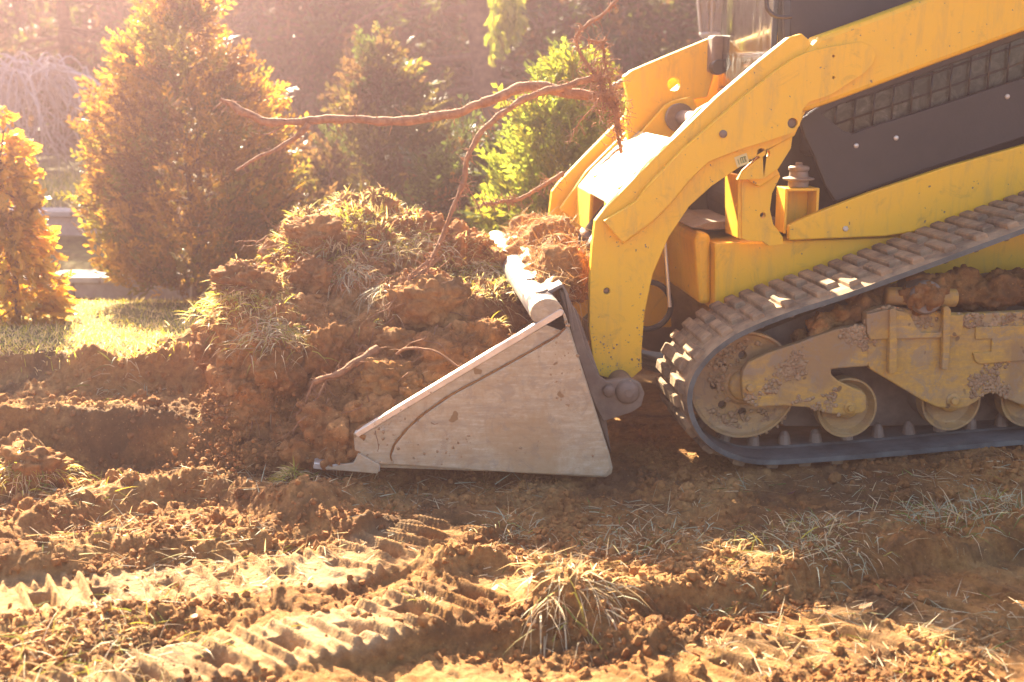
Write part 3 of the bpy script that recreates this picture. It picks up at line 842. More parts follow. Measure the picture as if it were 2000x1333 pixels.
for px, py in ((1750, 270), (1967, 189), (1672, 285)):
    c = on_y(px, py, BX+0.02); bm = bmesh.new(); lathe_bm(bm, (c[0], BX+0.021, c[2]), (0, -1, 0), [(0, 0.009), (0.004, 0.009), (0.006, 0.006)], 12); bm_obj('screw', bm, ST, pan, True)
# cab: black side, pillar, curved front window and grab handle
plate('cab_side', [(1535, -560), (2050, -560), (2050, -60), (1600, 112), (1548, 130), (1540, 60)], 0.46, 0.05, BK, loader, bevel=0.005)
bm = bmesh.new()
plate_bm(bm, [px_loop([(1528, -120), (1546, -120), (1546, 130), (1530, 130)], 0.45)], 0.45, 0.52); bm_obj('cab_pillar', bm, M['black_gloss'], loader, bevel=0.006)
zr = on_y(1540, -560, 0.46)[2]
bm = bmesh.new(); box_bm(bm, on_y(1520, 0, 0.46)[0], 2.75, 0.44, 1.26, zr-0.02, zr+0.07); bm_obj('cab_roof', bm, BK, loader, bevel=0.02)
bm = bmesh.new(); box_bm(bm, 2.62, 2.72, 0.47, 1.23, 0.9, zr-0.02); bm_obj('cab_rear_wall', bm, BK, loader, bevel=0.01)
bm = bmesh.new(); box_bm(bm, on_y(1530, 0, 0.46)[0], on_y(1550, 0, 0.46)[0], 1.19, 1.25, 1.0, zr-0.02); bm_obj('cab_pillar', bm, M['black_gloss'], loader, bevel=0.006)
# glass: a sheet bowed forward in plan, in a thin frame
xg = on_y(1536, 60, 0.47); V = []; Fg = []
ztop, zbot = zr-0.03, on_y(1450, 178, 0.75)[2]
na, nb = 22, 8
for i in range(na+1):
    t = i/na
    yy = 0.48+t*0.74
    bow = 0.03*math.sin(math.pi*t)**0.7
    for j in range(nb+1):
        s = j/nb
        V.append((xg[0]-0.012-bow-0.02*(1-s), yy, zbot+(ztop-zbot)*s))
for i in range(na):
    for j in range(nb):
        a = i*(nb+1)+j
        Fg.append((a, a+nb+1, a+nb+2, a+1))
gl = arr_mesh('front_window', np.array(V), np.array(Fg), M['glass'], loader, True)
sm = gl.modifiers.new('thickness', 'SOLIDIFY'); sm.thickness = 0.006
gl['label'] = 'bowed front window of the cab'
bot = np.array([V[i*(nb+1)] for i in range(na+1)])
tubes('window_seal', [(bot, 0.009)], M['black_gloss'], gl, 8)
# things dimly seen through the glass: seat, lap bar
bm = bmesh.new(); a = on_y(1560, 60, 0.85); box_bm(bm, a[0]+0.05, a[0]+0.5, 0.6, 1.1, a[2]-0.3, a[2]+0.35); bm_obj('seat', bm, BK, loader, bevel=0.05)
bm = bmesh.new(); a = on_y(1500, 150, 0.85); box_bm(bm, a[0]+0.06, a[0]+0.4, 0.5, 1.2, a[2]-0.28, a[2]-0.03); bm_obj('cab_floor', bm, BK, loader, bevel=0.02)
hp = [on_y(px, py, 0.415) for px, py in ((1497, -60), (1497, 5), (1502, 22), (1514, 32), (1530, 34), (1546, 33))]
tubes('grab_handle', [(catmull(hp, 5), 0.0075)], M['black_gloss'], loader, 10)
# hose loop and orange plate showing between arm and track
hc = on_y(1283, 597, 0.62)
ang = np.linspace(-0.6*math.pi, 0.52*math.pi, 30)
hz = np.stack([hc[0]-0.035+0.088*np.cos(ang), np.full(30, 0.62), hc[2]+0.088*np.sin(ang)], 1)
tubes('hydraulic_hose', [(hz, 0.011)], M['black'], loader, 10)
bm = bmesh.new(); plate_bm(bm, [px_loop([(1240, 470), (1300, 470), (1312, 640), (1240, 640)], 1.0)], 1.0, 1.1); bm_obj('belly_plate', bm, YE, loader, bevel=0.006)
a = on_y(1298, 470, 0.55); b = on_y(1308, 600, 0.55)
tubes('guard_rod', [(np.array([a, b]), 0.007)], ST, loader, 8)

# ---- tracks
TW = 0.40
loop_px = [(2330, 333), (2150, 398), (2000, 450), (1800, 524), (1650, 578), (1560, 607), (1480, 637), (1420, 668), (1375, 708), (1350, 752), (1347, 800), (1366, 846), (1402, 880), (1450, 899), (1500, 905), (1600, 900), (1750, 888), (1900, 874), (2100, 857), (2330, 838), (2480, 800), (2560, 690), (2540, 540), (2460, 400)]
pts = np.array([xz(px, py, 0.0) for px, py in loop_px])
dense = catmull([np.array([p[0], p[1]]) for p in list(pts)+[pts[0]]], 14)[:-1]
seg = np.linalg.norm(np.roll(dense, -1, 0)-dense, axis=1); cum = np.concatenate([[0], np.cumsum(seg)])
TOT = cum[-1]
def on_loop(s):
    s = s % TOT
    i = np.searchsorted(cum, s, side='right')-1
    i = min(max(i, 0), len(dense)-1)
    f = (s-cum[i])/seg[i]
    p = dense[i]*(1-f)+dense[(i+1) % len(dense)]*f
    t = dense[(i+1) % len(dense)]-dense[i]; t = t/np.linalg.norm(t)
    return p, t
cen = dense.mean(0)
def track(m):
    NS = 220
    prof_ = [(0.0, -0.011), (0.0, 0.006), (0.03, 0.013), (TW-0.03, 0.013), (TW, 0.006), (TW, -0.011), (TW-0.13, -0.011), (TW-0.14, -0.016), (0.14, -0.016), (0.13, -0.011)]
    V = []; K = len(prof_)
    for i in range(NS):
        p, t = on_loop(TOT*i/NS)
        n = np.array([t[1], -t[0]])
        if np.dot(n, p-cen) < 0: n = -n
        for yy, h in prof_:
            q = p+n*h
            V.append(mir((q[0], yy, q[1]), m))
    V = np.array(V)
    i = np.arange(NS)[:, None]; j = np.arange(K)[None, :]
    Fb = np.stack([i*K+j, i*K+(j+1) % K, ((i+1) % NS)*K+(j+1) % K, ((i+1) % NS)*K+j], -1).reshape(-1, 4)
    inner = np.isin(np.tile(np.arange(K), NS), [0, 4, 5, 6, 7, 8, 9])
    belt = arr_mesh('track', V, Fb, None, loader, False, mats=[M['rubber'], M['rubber_clean']], midx=inner.astype(int))
    bm = bmesh.new(); bm.from_mesh(belt.data); bmesh.ops.recalc_face_normals(bm, faces=bm.faces[:]); bm.to_mesh(belt.data); bm.free()
    belt['label'] = 'rubber crawler track with staggered tread lugs'
    # lugs
    def lug_mesh(w, wl):
        bm = bmesh.new()
        hw, hl, hh, ch = wl/2, w/2, 0.018, 0.005
        vs0 = [bm.verts.new((sx*hw, sy*hl, -0.004)) for sx, sy in ((-1, -1), (1, -1), (1, 1), (-1, 1))]
        vs1 = [bm.verts.new((sx*(hw-0.002), sy*(hl-0.003), hh-ch)) for sx, sy in ((-1, -1), (1, -1), (1, 1), (-1, 1))]
        vs2 = [bm.verts.new((sx*(hw-0.002-ch), sy*(hl-0.004-ch), hh)) for sx, sy in ((-1, -1), (1, -1), (1, 1), (-1, 1))]
        for a, b in ((vs0, vs1), (vs1, vs2)):
            for k in range(4):
                bm.faces.new((a[k], a[(k+1) % 4], b[(k+1) % 4], b[k]))
        bm.faces.new(vs2); bm.faces.new(vs0[::-1])
        bmesh.ops.recalc_face_normals(bm, faces=bm.faces[:])
        me = bpy.data.meshes.new('tread_lug'); bm.to_mesh(me); bm.free(); me.materials.append(M['rubber'])
        return me
    kinds = [(lug_mesh(0.30, 0.044), 0.235, 0.0), (lug_mesh(0.150, 0.040), 0.315, 0.5), (lug_mesh(0.165, 0.042), 0.105, 0.5)]
    guide = bpy.data.meshes.new('guide_lug')
    bm = bmesh.new(); lathe_bm(bm, (0, 0, 0), (0, 0, 1), [(-0.005, 0.024), (0.03, 0.018), (0.045, 0.008)], 10); bmesh.ops.recalc_face_normals(bm, faces=bm.faces[:]); bm.to_mesh(guide); bm.free(); guide.materials.append(DS)
    np_ = 46
    for k in range(np_):
        for me, yc, ph in kinds:
            p, t = on_loop(TOT*(k+ph)/np_)
            if p[0] > 2.3 or (m and p[0] > 0.9): continue
            n = np.array([t[1], -t[0]])
            if np.dot(n, p-cen) < 0: n = -n
            o = bpy.data.objects.new('tread_lug', me)
            mx = Matrix(((t[0], 0, n[0], 0), (0, 1, 0, 0), (t[1], 0, n[1], 0), (0, 0, 0, 1)))
            q = p+n*0.012
            mx.translation = mir((q[0], yc, q[1]), m)
            o.parent = belt
            COL.objects.link(o)
            o.matrix_local = mx
        p, t = on_loop(TOT*(k+0.25)/np_)
        if p[0] > 2.2 or m: continue
        n = np.array([t[1], -t[0]])
        if np.dot(n, p-cen) < 0: n = -n
        o = bpy.data.objects.new('guide_lug', guide); o.parent = belt; COL.objects.link(o)
        q = p-n*0.016
        mx = Matrix(((t[0], 0, -n[0], q[0]), (0, 1, 0, mir((0, 0.165, 0), m)[1]), (t[1], 0, -n[1], q[1]), (0, 0, 0, 1)))
        o.matrix_local = mx
    return belt
tr0 = track(False); tr1 = track(True)
tr1['label'] = 'rubber crawler track on the far side'
# wheels
def wheel(px, py, r, y, holes, m=False, name='road_wheel'):
    c = on_y(px, py, y)
    c = (c[0], y, c[2])
    bm = bmesh.new()
    out = 1
    prof = [(0.05, r), (0.0, r), (0.0, r-0.007), (0.010, r-0.014), (0.022, r*0.78), (0.026, r*0.62), (0.024, r*0.40), (0.012, r*0.34), (0.008, r*0.16), (0.008, 0.002)]
    ax = (0, 1, 0)
    lathe_bm(bm, mir(c, m), (0, -1 if m else 1, 0), prof, 48)
    wh = bm_obj(name, bm, M['wheel'], loader, True)
    e = wh.modifiers.new('e', 'EDGE_SPLIT'); e.split_angle = R(40)
    bm = bmesh.new(); lathe_bm(bm, mir((c[0], c[1]+0.052, c[2]), m), (0, -1 if m else 1, 0), [(0, r*0.9), (0.20, r*0.9)], 32)
    bm_obj('roller_drum', bm, DS, wh, True)
    if holes:
        bm = bmesh.new()
        for k in range(holes):
            an = 2*math.pi*(k+0.04)/holes
            p = mir((c[0]+0.097*math.cos(an), y-0.02, c[2]+0.097*math.sin(an)), m); q = mir((c[0]+0.097*math.cos(an), y+0.08, c[2]+0.097*math.sin(an)), m)
            cyl_bm(bm, p, q, 0.0145, n=18)
        ct = bm_obj('cutter', bm, M['wheel'])
        wh.modifiers.remove(e)
        bo = wh.modifiers.new('holes', 'BOOLEAN'); bo.object = ct; bo.solver = 'EXACT'; bo.operation = 'DIFFERENCE'
        dg = bpy.context.evaluated_depsgraph_get(); dg.update()
        me = bpy.data.meshes.new_from_object(wh.evaluated_get(dg)); wh.modifiers.clear(); wh.data = me
        bpy.data.objects.remove(ct)
        e = wh.modifiers.new('e', 'EDGE_SPLIT'); e.split_angle = R(30)
    return wh
W_Y = 0.085
for m in (False, True):
    wheel(1454, 753, 0.181, W_Y, 8, m, 'idler_wheel')
    for px, py in ((1655, 797), (1858, 784), (2012, 777)) if not m else ((1655, 797),):
        wheel(px, py, 0.103, W_Y, 0, m)
# track frame plates
T_Y = 0.035
FORK = [(1449, 742), (1451, 724), (1462, 708), (1500, 690), (1560, 670), (1600, 655), (1640, 642), (1690, 634), (1696, 660), (1696, 716), (1640, 720), (1624, 722), (1624, 732), (1636, 743), (1666, 758), (1684, 764), (1692, 774), (1692, 800), (1684, 808), (1650, 812), (1618, 808), (1582, 797), (1530, 793), (1480, 796), (1462, 790), (1451, 776)]
FRAME = [(1690, 612), (1712, 602), (1738, 598), (1780, 606), (1884, 614), (2300, 596), (2300, 790), (2040, 790), (1996, 792), (1970, 782), (1948, 770), (1936, 768), (1924, 772), (1906, 786), (1888, 796), (1860, 800), (1830, 796), (1800, 782), (1750, 752), (1700, 722), (1692, 708), (1690, 660)]
for m in (False, True):
    fk = plate('track_fork', FORK, T_Y, 0.03, FY, loader, m=m, bevel=0.005)
    fr = plate('track_frame', FRAME, T_Y+0.004, 0.035, FY, loader, m=m, bevel=0.005)
    if m: continue
    fr['label'] = 'muddy yellow side frame of the track with scraped paint'
    plate('upper_plate', [(1692, 614), (1740, 604), (1776, 612), (1790, 640), (1800, 650), (1836, 650), (1846, 616), (1882, 616), (1880, 652), (1876, 657), (1820, 661), (1740, 663), (1700, 664), (1694, 650)], T_Y-0.010, 0.014, FY, fr, bevel=0.003)
    for px in (1747, 1852):
        plate('clamp_rib', [(px-9, 606), (px-2, 602), (px+5, 606), (px+5, 726), (px-1, 731), (px-10, 730)] if px < 1800 else [(px-9, 600), (px, 598), (px+6, 606), (px+3, 690), (px-1, 724), (px-12, 722), (px-10, 690)], T_Y-0.022, 0.024, FY, fr, bevel=0.003)
    plate('access_plate', [(1906, 640), (2300, 624), (2300, 700), (1990, 706), (1912, 712), (1904, 704), (1900, 690), (1936, 688), (1938, 662), (1906, 664)], T_Y-0.004, 0.010, FY, fr, bevel=0.003)
    # fork nose: axle bolts
    for px, py, r in ((1463, 757, 0.013), (1660, 797, 0.012)):
        c = on_y(px, py, T_Y)
        bm = bmesh.new(); lathe_bm(bm, (c[0], T_Y+0.001, c[2]), (0, -1, 0), [(0, r*1.75), (0.004, r*1.75), (0.005, r*1.5)], 20); bm_obj('washer', bm, FY, fk, True)
        bm = bmesh.new(); lathe_bm(bm, (c[0], T_Y-0.004, c[2]), (0, -1, 0), [(0, r), (0.011, r), (0.013, r*0.8)], 6); bm_obj('axle_bolt', bm, FY, fk, bevel=0.001)
    for px, py, r in ((1863, 783, 0.014),):
        c = on_y(px, py, T_Y)
        bm = bmesh.new(); lathe_bm(bm, (c[0], T_Y+0.005, c[2]), (0, -1, 0), [(0, r*1.75), (0.004, r*1.75), (0.005, r*1.5)], 20); bm_obj('washer', bm, FY, fr, True)
        bm = bmesh.new(); lathe_bm(bm, (c[0], T_Y, c[2]), (0, -1, 0), [(0, r), (0.011, r), (0.013, r*0.8)], 6); bm_obj('axle_bolt', bm, FY, fr, bevel=0.001)
    # axle hubs
    for px, py, r in ((1457, 756, 0.052), (1658, 797, 0.042), (1860, 784, 0.042), (2012, 777, 0.042)):
        c = on_y(px, py, T_Y+0.03); bm = bmesh.new(); lathe_bm(bm, (c[0], T_Y+0.036, c[2]), (0, 1, 0), [(0, r*0.8), (0.008, r), (0.05, r)], 26); bm_obj('axle_hub', bm, FY, fr, True)
    # pivot hub caked with mud
    c = on_y(1800, 578, 0.05)
    bm = bmesh.new(); lathe_bm(bm, (c[0], 0.0, c[2]), (0, 1, 0), [(0.004, 0.03), (0.0, 0.050), (0.010, 0.056), (0.15, 0.056)], 28); hb = bm_obj('pivot_hub', bm, DS, fr, bevel=0.003)
    bm = bmesh.new(); lathe_bm(bm, (c[0], -0.006, c[2]+0.006), (0, 1, 0), [(0, 0.009), (0.01, 0.009)], 8); bm_obj('hub_bolt', bm, ST, hb)
    bm = bmesh.new(); a = on_y(1736, 580, 0.05); b = on_y(1870, 584, 0.05); cyl_bm(bm, (a[0], 0.07, a[2]), (b[0], 0.07, b[2]), 0.030, n=18); bm_obj('pivot_bar', bm, FY, fr, True)
bm = bmesh.new()
plate_bm(bm, [px_loop([(1470, 664), (1600, 612), (1700, 572), (2300, 500), (2300, 830), (1720, 838), (1540, 838), (1440, 770), (1436, 700)], 0.2)], 0.24, 0.30)
bm_obj('inner_frame', bm, DS, loader)

# ================================================================== soil heap in and before the bucket
def ico(sub):
    bm = bmesh.new(); bmesh.ops.create_icosphere(bm, subdivisions=sub, radius=1.0)
    V = np.array([v.co[:] for v in bm.verts]); Fc = np.array([[v.index for v in f.verts] for f in bm.faces]); bm.free()
    return V, Fc
I1, I2, I3 = ico(1), ico(2), ico(3)
def blob_union(blobs, voxel):
    V, Fc, b = [], [], 0
    for x, y, z, r in blobs:
        q = I2[0]*np.array([r, r*0.95, r*0.9])+np.array([x, y, z])
        V.append(q); Fc.append(I2[1]+b); b += len(q)
    me = bpy.data.meshes.new('tmp'); me.from_pydata(np.concatenate(V).tolist(), [], np.concatenate(Fc).tolist())
    o = bpy.data.objects.new('tmp', me); COL.objects.link(o)
    m = o.modifiers.new('r', 'REMESH'); m.mode = 'VOXEL'; m.voxel_size = voxel
    dg = bpy.context.evaluated_depsgraph_get(); dg.update()
    e = o.evaluated_get(dg); me2 = bpy.data.meshes.new_from_object(e)
    V = np.zeros(len(me2.vertices)*3); me2.vertices.foreach_get('co', V); V = V.reshape(-1, 3)
    Nn = np.zeros(len(me2.vertices)*3); me2.vertices.foreach_get('normal', Nn); Nn = Nn.reshape(-1, 3)
    Q = np.array([list(p.vertices) for p in me2.polygons if len(p.vertices) == 4])
    bpy.data.objects.remove(o); bpy.data.meshes.remove(me); bpy.data.meshes.remove(me2)
    return V, Nn, Q
def soil_disp(V, Nn, big=0.035, mid=0.018, fine=0.008, s=0):
    x, y, z = V.T
    d = big*fbm(x*5, y*5, z*5, 2, s=70+s)+mid*fbm(x*14, y*14, z*14, 3, s=80+s, billow=True)+fine*fbm(x*42, y*42, z*42, 3, s=90+s, billow=True, gain=0.65)
    d = d+big*0.7*chunks(x*8, y*8, z*8, s=s+150)+mid*0.9*chunks(x*22, y*22, z*22, s=s+160)
    return V+Nn*d[:, None]
HEAP = [(480, 590, .55, .13), (500, 670, .46, .16), (478, 740, .42, .14), (520, 810, .34, .14), (455, 640, .55, .10), (545, 600, .58, .10), (560, 870, .25, .11), (470, 830, .36, .09),
        (720, 480, 1.0, .20), (640, 490, .92, .15), (580, 485, .85, .085), (800, 490, 1.0, .19), (880, 510, 1.0, .16), (940, 535, 1.0, .12), (700, 420, 1.1, .11), (735, 398, 1.12, .055), (760, 430, 1.1, .10),
        (690, 580, .72, .19), (630, 640, .55, .15), (700, 690, .48, .18), (800, 630, .58, .21), (880, 650, .52, .19), (950, 610, .66, .13), (780, 760, .28, .15), (690, 780, .28, .14), (860, 720, .30, .14),
        (630, 800, .20, .10), (720, 820, .12, .10), (660, 870, .12, .075), (610, 860, .16, .07), (700, 870, .08, .06), (600, 720, .45, .13), (940, 690, .3, .13), (820, 790, .12, .08), (760, 850, .06, .06), (645, 880, .03, .05), (605, 900, .06, .05), (668, 860, .0, .045), (640, 830, .1, .08), (585, 930, .1, .045), (655, 892, -.02, .028), (618, 900, .0, .03), (690, 876, -.03, .022), (700, 862, .02, .05), (600, 930, .03, .036), (612, 962, .01, .026), (588, 890, .06, .06), (556, 915, .12, .07), (640, 908, -.055, .016), (575, 870, .16, .10), (540, 500, .8, .06), (600, 440, .95, .08), (430, 690, .5, .09), (435, 800, .42, .09), (560, 660, .5, .14), (640, 590, .7, .15),
        (850, 520, 1.35, .2), (700, 470, 1.4, .2), (600, 560, 1.3, .2), (950, 560, 1.3, .17), (620, 600, 1.0, .22), (700, 640, 1.2, .25), (820, 640, 1.2, .25), (900, 700, .8, .25), (760, 740, .7, .25), (640, 740, .7, .22), (900, 620, 1.4, .2),
        (1000, 590, .85, .10), (990, 560, 1.15, .10), (560, 720, .7, .2), (520, 680, .8, .2)]
blobs = []
for px, py, y, r in HEAP:
    c = on_y(px, py, y); blobs.append((c[0], c[1], c[2], r))
hV, hN, hQ = blob_union(blobs, 0.0085)
hV = soil_disp(hV, hN, 0.05, 0.026, 0.011)
heap = arr_mesh('soil_heap', hV, hQ, M['soil'], None, True)
tag(heap, 'big heap of reddish soil with torn turf on top, spilling over the bucket', 'soil heap')
hp_x, hp_y = project(hV)

# ---- turf lumps torn up whole: each its own clod
def clod(name, c, r, sub=None, seed=0, sq=(1, 1, 1), amp=1.0, mat=None, voxel=None, **kw):
    V, Fc = ico(5) if r > 0.06 else (ico(4) if r > 0.03 else I3)
    Nn = V/np.linalg.norm(V, axis=1)[:, None]
    k = 1.4
    d = 0.30*fbm(V[:, 0]*k+seed*3.1, V[:, 1]*k+seed, V[:, 2]*k, 2, s=seed)+0.22*fbm(V[:, 0]*3.5, V[:, 1]*3.5+seed, V[:, 2]*3.5, 3, s=seed+5, billow=True)+0.10*fbm(V[:, 0]*9, V[:, 1]*9+seed, V[:, 2]*11, 3, s=seed+9, billow=True, gain=0.6)
    d = d+0.22*chunks(V[:, 0]*1.6+seed, V[:, 1]*1.6, V[:, 2]*1.6, s=seed+170)+0.10*chunks(V[:, 0]*4+seed, V[:, 1]*4, V[:, 2]*4, s=seed+180)
    P = (V+Nn*(d*amp)[:, None])*r*np.array(sq)
    o = arr_mesh(name, P, Fc, mat or M['clod'], None, True)
    o.location = c
    tag(o, **kw)
    return o
spots = [(478, 555, .52, .10, (1.1, 1, .75), 'grassy clod of soil on the top left of the heap'),
         (620, 470, .80, .10, (1.2, 1, .9), 'overhanging turf clod at the upper left edge of the heap'),
         (640, 690, .34, .085, (1, .9, 1.3), 'upright soil clod with a lit rim left of the long root'),
         (772, 668, .30, .06, (1.2, .8, .75), 'blocky reddish clod stuck in the middle of the heap face'),
         (770, 760, .16, .10, (1.2, .8, .9), 'rounded clod of soil resting against the bucket edge'),
         (845, 600, .42, .11, (1.2, .9, .9), 'large cracked clod high in the heap near the bucket rail'),
         (545, 730, .30, .085, (1, .9, 1.1), 'round clod on the left side of the heap above the crumbs'),
         (500, 890, .16, .055, (1, .9, .9), 'clod tumbling off the left foot of the heap'),
         (610, 545, .62, .075, (1, 1, .9), 'round clod under the overhanging turf')]
for k, (px, py, y, r, sq, lab) in enumerate(spots):
    clod('soil_clod', tuple(on_y(px, py, y)), r, seed=k+1, sq=sq, label=lab, cat='soil clod', group='clods in the heap')

# ---- loose clods on the ground (alike: one shared description per area)
variants = []
for k in range(7):
    o = clod('soil_clod', (0, 0, 0), 0.05, seed=40+k, sq=(1, 0.9, 0.75)); variants.append(o.data); bpy.data.objects.remove(o)
def scatter_clods(n, poly_px, z, rmin, rmax, label, group, seed):
    r_ = np.random.default_rng(seed); k = 0
    xs = [p[0] for p in poly_px]; ys = [p[1] for p in poly_px]
    while k < n:
        px, py = r_.uniform(min(xs), max(xs)), r_.uniform(min(ys), max(ys))
        if not pin_poly((px, py), poly_px): continue
        p = on_z(px, py, z); h = float(gz(p[0], p[1])[0])
        p = on_z(px, py, h); h = float(gz(p[0], p[1])[0])
        s = rmin+(rmax-rmin)*r_.random()**2.2
        o = bpy.data.objects.new('soil_clod', variants[r_.integers(7)])
        o.location = (p[0], p[1], h+s*0.3); o.scale = (s/0.05,)*3
        o.rotation_euler = tuple(r_.uniform(-3, 3, 3))
        COL.objects.link(o); tag(o, label, 'soil clod', group); k += 1
scatter_clods(34, [(0, 920), (560, 930), (620, 1010), (480, 1040), (0, 1060)], -0.03, 0.010, 0.032, 'small loose clod on the dug floor left of the bucket', 'clods on the dug floor', 11)
scatter_clods(26, [(1260, 930), (2000, 900), (2000, 980), (1260, 985)], 0.0, 0.012, 0.034, 'small loose clod in the shade beside the crawler track', 'clods beside the track', 12)
scatter_clods(30, [(1240, 1180), (1500, 1150), (1900, 1110), (1980, 1160), (1500, 1333), (900, 1333)], -0.08, 0.008, 0.026, 'small loose clod at the front of the picture among the ruts', 'clods among the front ruts', 13)
scatter_clods(22, [(0, 740), (400, 740), (420, 800), (0, 800)], 0.16, 0.012, 0.034, 'small loose clod on the ledge under the grass bank', 'clods on the ledge', 14)

# ---- crumbs: uncountable
def crumb_mesh(name, P, size, mat, seed, label, cat):
    r_ = np.random.default_rng(seed); n = len(P)
    V0, F0 = I1
    A = r_.normal(size=(n, 3, 3)); Qm, _ = np.linalg.qr(A)
    S = size[:, None, None]*r_.uniform(0.6, 1.15, (n, 1, 3))
    J = 1+0.22*r_.normal(size=(n, len(V0), 1))
    V = np.einsum('nij,nkj->nki', Qm, V0[None]*J*S)+P[:, None, :]
    Fc = F0[None]+(np.arange(n)*len(V0))[:, None, None]
    o = arr_mesh(name, V.reshape(-1, 3), Fc.reshape(-1, 3), mat, None, False)
    return tag(o, label, cat, kind='stuff')
N = 26000
l_ = rng.uniform(-1.9, 1.7, N); d_ = 2.45+2.1*rng.random(N)**1.25
l_ *= d_/4.0*0.98
cx_ = l_*math.cos(YAW)+d_*math.sin(YAW); cy_ = CAM_Y-l_*math.sin(YAW)+d_*math.cos(YAW)
keepn = (fbm(cx_*3, cy_*3, s=101)+0.35*fbm(cx_*12, cy_*12, s=103)) > -0.12+0.4*(rng.random(N)-0.5)
infr = np.zeros(N, bool)
for pts_, hw, pitch in RUTS:
    bd, sd, ar, tot = seg_dist(cx_, cy_, pts_); infr |= bd < hw*0.9
keepn &= ~(infr & (rng.random(N) < 0.95))
cx_, cy_ = cx_[keepn], cy_[keepn]
sz = 0.0028+0.011*rng.random(len(cx_))**3.5
crumb_mesh('soil_crumbs', np.stack([cx_, cy_, gz(cx_, cy_)+sz*0.4], 1), sz, M['clod'], 5, 'fine soil crumbs strewn over the dug ground', 'crumbs')
# crumbs lodged on the heap
sel = rng.choice(len(hV), 7000, replace=False)
sz = 0.003+0.011*rng.random(len(sel))**3
crumb_mesh('heap_crumbs', hV[sel]+hN[sel]*sz[:, None]*0.5, sz, M['clod'], 6, 'fine crumbs clinging to the soil heap', 'crumbs')
# crumbs falling off the heap
P = []
for n, px, py, sx, sy, y in ((1500, 400, 975, 55, 40, .10), (500, 470, 905, 40, 30, .12), (90, 430, 840, 40, 50, .2), (90, 540, 760, 30, 50, .2), (120, 640, 1010, 40, 25, .0), (120, 415, 800, 18, 20, .28), (60, 600, 690, 25, 45, .3)):
    for k in range(n):
        P.append(on_y(px+rng.normal()*sx, py+rng.normal()*sy, y+rng.normal()*0.09))
P = np.array(P); P = P[P[:, 2] > gz(P[:, 0], P[:, 1])+0.005]
P = np.array(P); sz = 0.0028+0.0085*rng.random(len(P))**2.5
crumb_mesh('falling_crumbs', P, sz, M['clod'], 8, 'spray of soil crumbs falling from the left of the heap', 'crumbs')

# ---- mud caked on the track frame
mb = []
for px, py, y, r in ((1600, 640, .10, .05), (1640, 622, .12, .05), (1665, 610, .10, .045), (1690, 590, .12, .06), (1740, 575, .14, .05), (1790, 560, .09, .05), (1815, 585, .02, .032), (1785, 585, .012, .034), (1800, 565, .02, .04), (1830, 570, .04, .04), (1770, 570, .05, .04), (1805, 598, .03, .03), (1850, 570, .16, .07), (1900, 575, .16, .07), (1960, 570, .14, .075), (2010, 560, .14, .08), (2080, 560, .14, .08), (1880, 548, .18, .05), (1940, 585, .1, .05), (1620, 660, .14, .06), (1570, 662, .16, .04)):
    c = on_y(px, py, y); mb.append((c[0], c[1], c[2], r))
mV, mN, mQ = blob_union(mb, 0.008)
mud = arr_mesh('caked_mud', soil_disp(mV, mN, 0.03, 0.02, 0.008, 3), mQ, M['clod'], loader, True)
mud['label'] = 'lumpy dried mud caked on top of the track frame'
mb = []
for k in range(16):
    t = k/15
    mb.append((tp[0]+0.03+0.02*rng.normal(), 0.22+t*1.3, tp[2]+0.012+0.015*rng.normal(), 0.04+0.02*rng.random()))
    if k > 1: mb.append((tp[0]+0.11+0.03*rng.normal(), 0.22+t*1.3, tp[2]+0.03+0.025*rng.normal()+0.03*math.sin(t*3), 0.08+0.025*rng.random()))
mV, mN, mQ = blob_union(mb, 0.009)
mud2 = arr_mesh('caked_mud', soil_disp(mV, mN, 0.02, 0.014, 0.007, 4), mQ, M['clod'], loader, True)
seln = rng.choice(len(mV), 2600); n = len(seln)
D = mN[seln]*0.3+rng.normal(size=(n, 3))*0.8
MUDV, MUDN, MUDSEL = mV, mN, (seln, D)
mud2['label'] = 'brown soil and fibres lying on the back of the bucket rail'

# dried mud spattered over frames, bucket and arm
def spatter(name, poly, y, n, smin, smax, seed, par, label, bias=None, flat=0.4):
    r_ = np.random.default_rng(seed); xs = [p[0] for p in poly]; ys = [p[1] for p in poly]; P = []
    while len(P) < n:
        px, py = r_.uniform(min(xs), min(max(xs), 2010)), r_.uniform(min(ys), max(ys))
        if not pin_poly((px, py), poly): continue
        q = on_y(px, py, y)
        dn = float(fbm(np.array([q[0]*9.0]), np.array([q[2]*9.0]), None, 3, s=seed)[0])
        if bias is not None: dn += bias(px, py)
        if dn < 0.10+0.25*r_.random(): continue
        P.append(q)
    P = np.array(P); sz = smin+(smax-smin)*r_.random(n)**3
    V0, F0 = I1; A = r_.normal(size=(n, 3, 3)); Qm, _ = np.linalg.qr(A)
    V = np.einsum('nij,nkj->nki', Qm, V0[None]*(1+0.25*r_.normal(size=(n, len(V0), 1)))*sz[:, None, None])
    V[:, :, 1] *= flat*0.7; V += P[:, None, :]
    o = arr_mesh(name, V.reshape(-1, 3), (F0[None]+(np.arange(n)*len(V0))[:, None, None]).reshape(-1, 3), M['mud'], par, True)
    o['label'] = label; o['kind'] = 'stuff'
spatter('mud_spatter', FRAME, T_Y+0.003, 1500, 0.0018, 0.009, 21, loader, 'dried mud crumbs stuck to the track frame', lambda px, py: 0.5*(1 if py < 640 else 0)-0.1)
spatter('mud_spatter', FORK, T_Y-0.001, 900, 0.0018, 0.009, 22, loader, 'dried mud crumbs stuck to the front fork', lambda px, py: 0.4*(1 if px > 1640 and py < 700 else 0))
spatter('mud_spatter', SIDE, BY0-0.013, 170, 0.0012, 0.006, 23, loader, 'mud crumbs stuck to the bucket side', lambda px, py: 0.6*(1 if px < 800 else 0)-0.12)
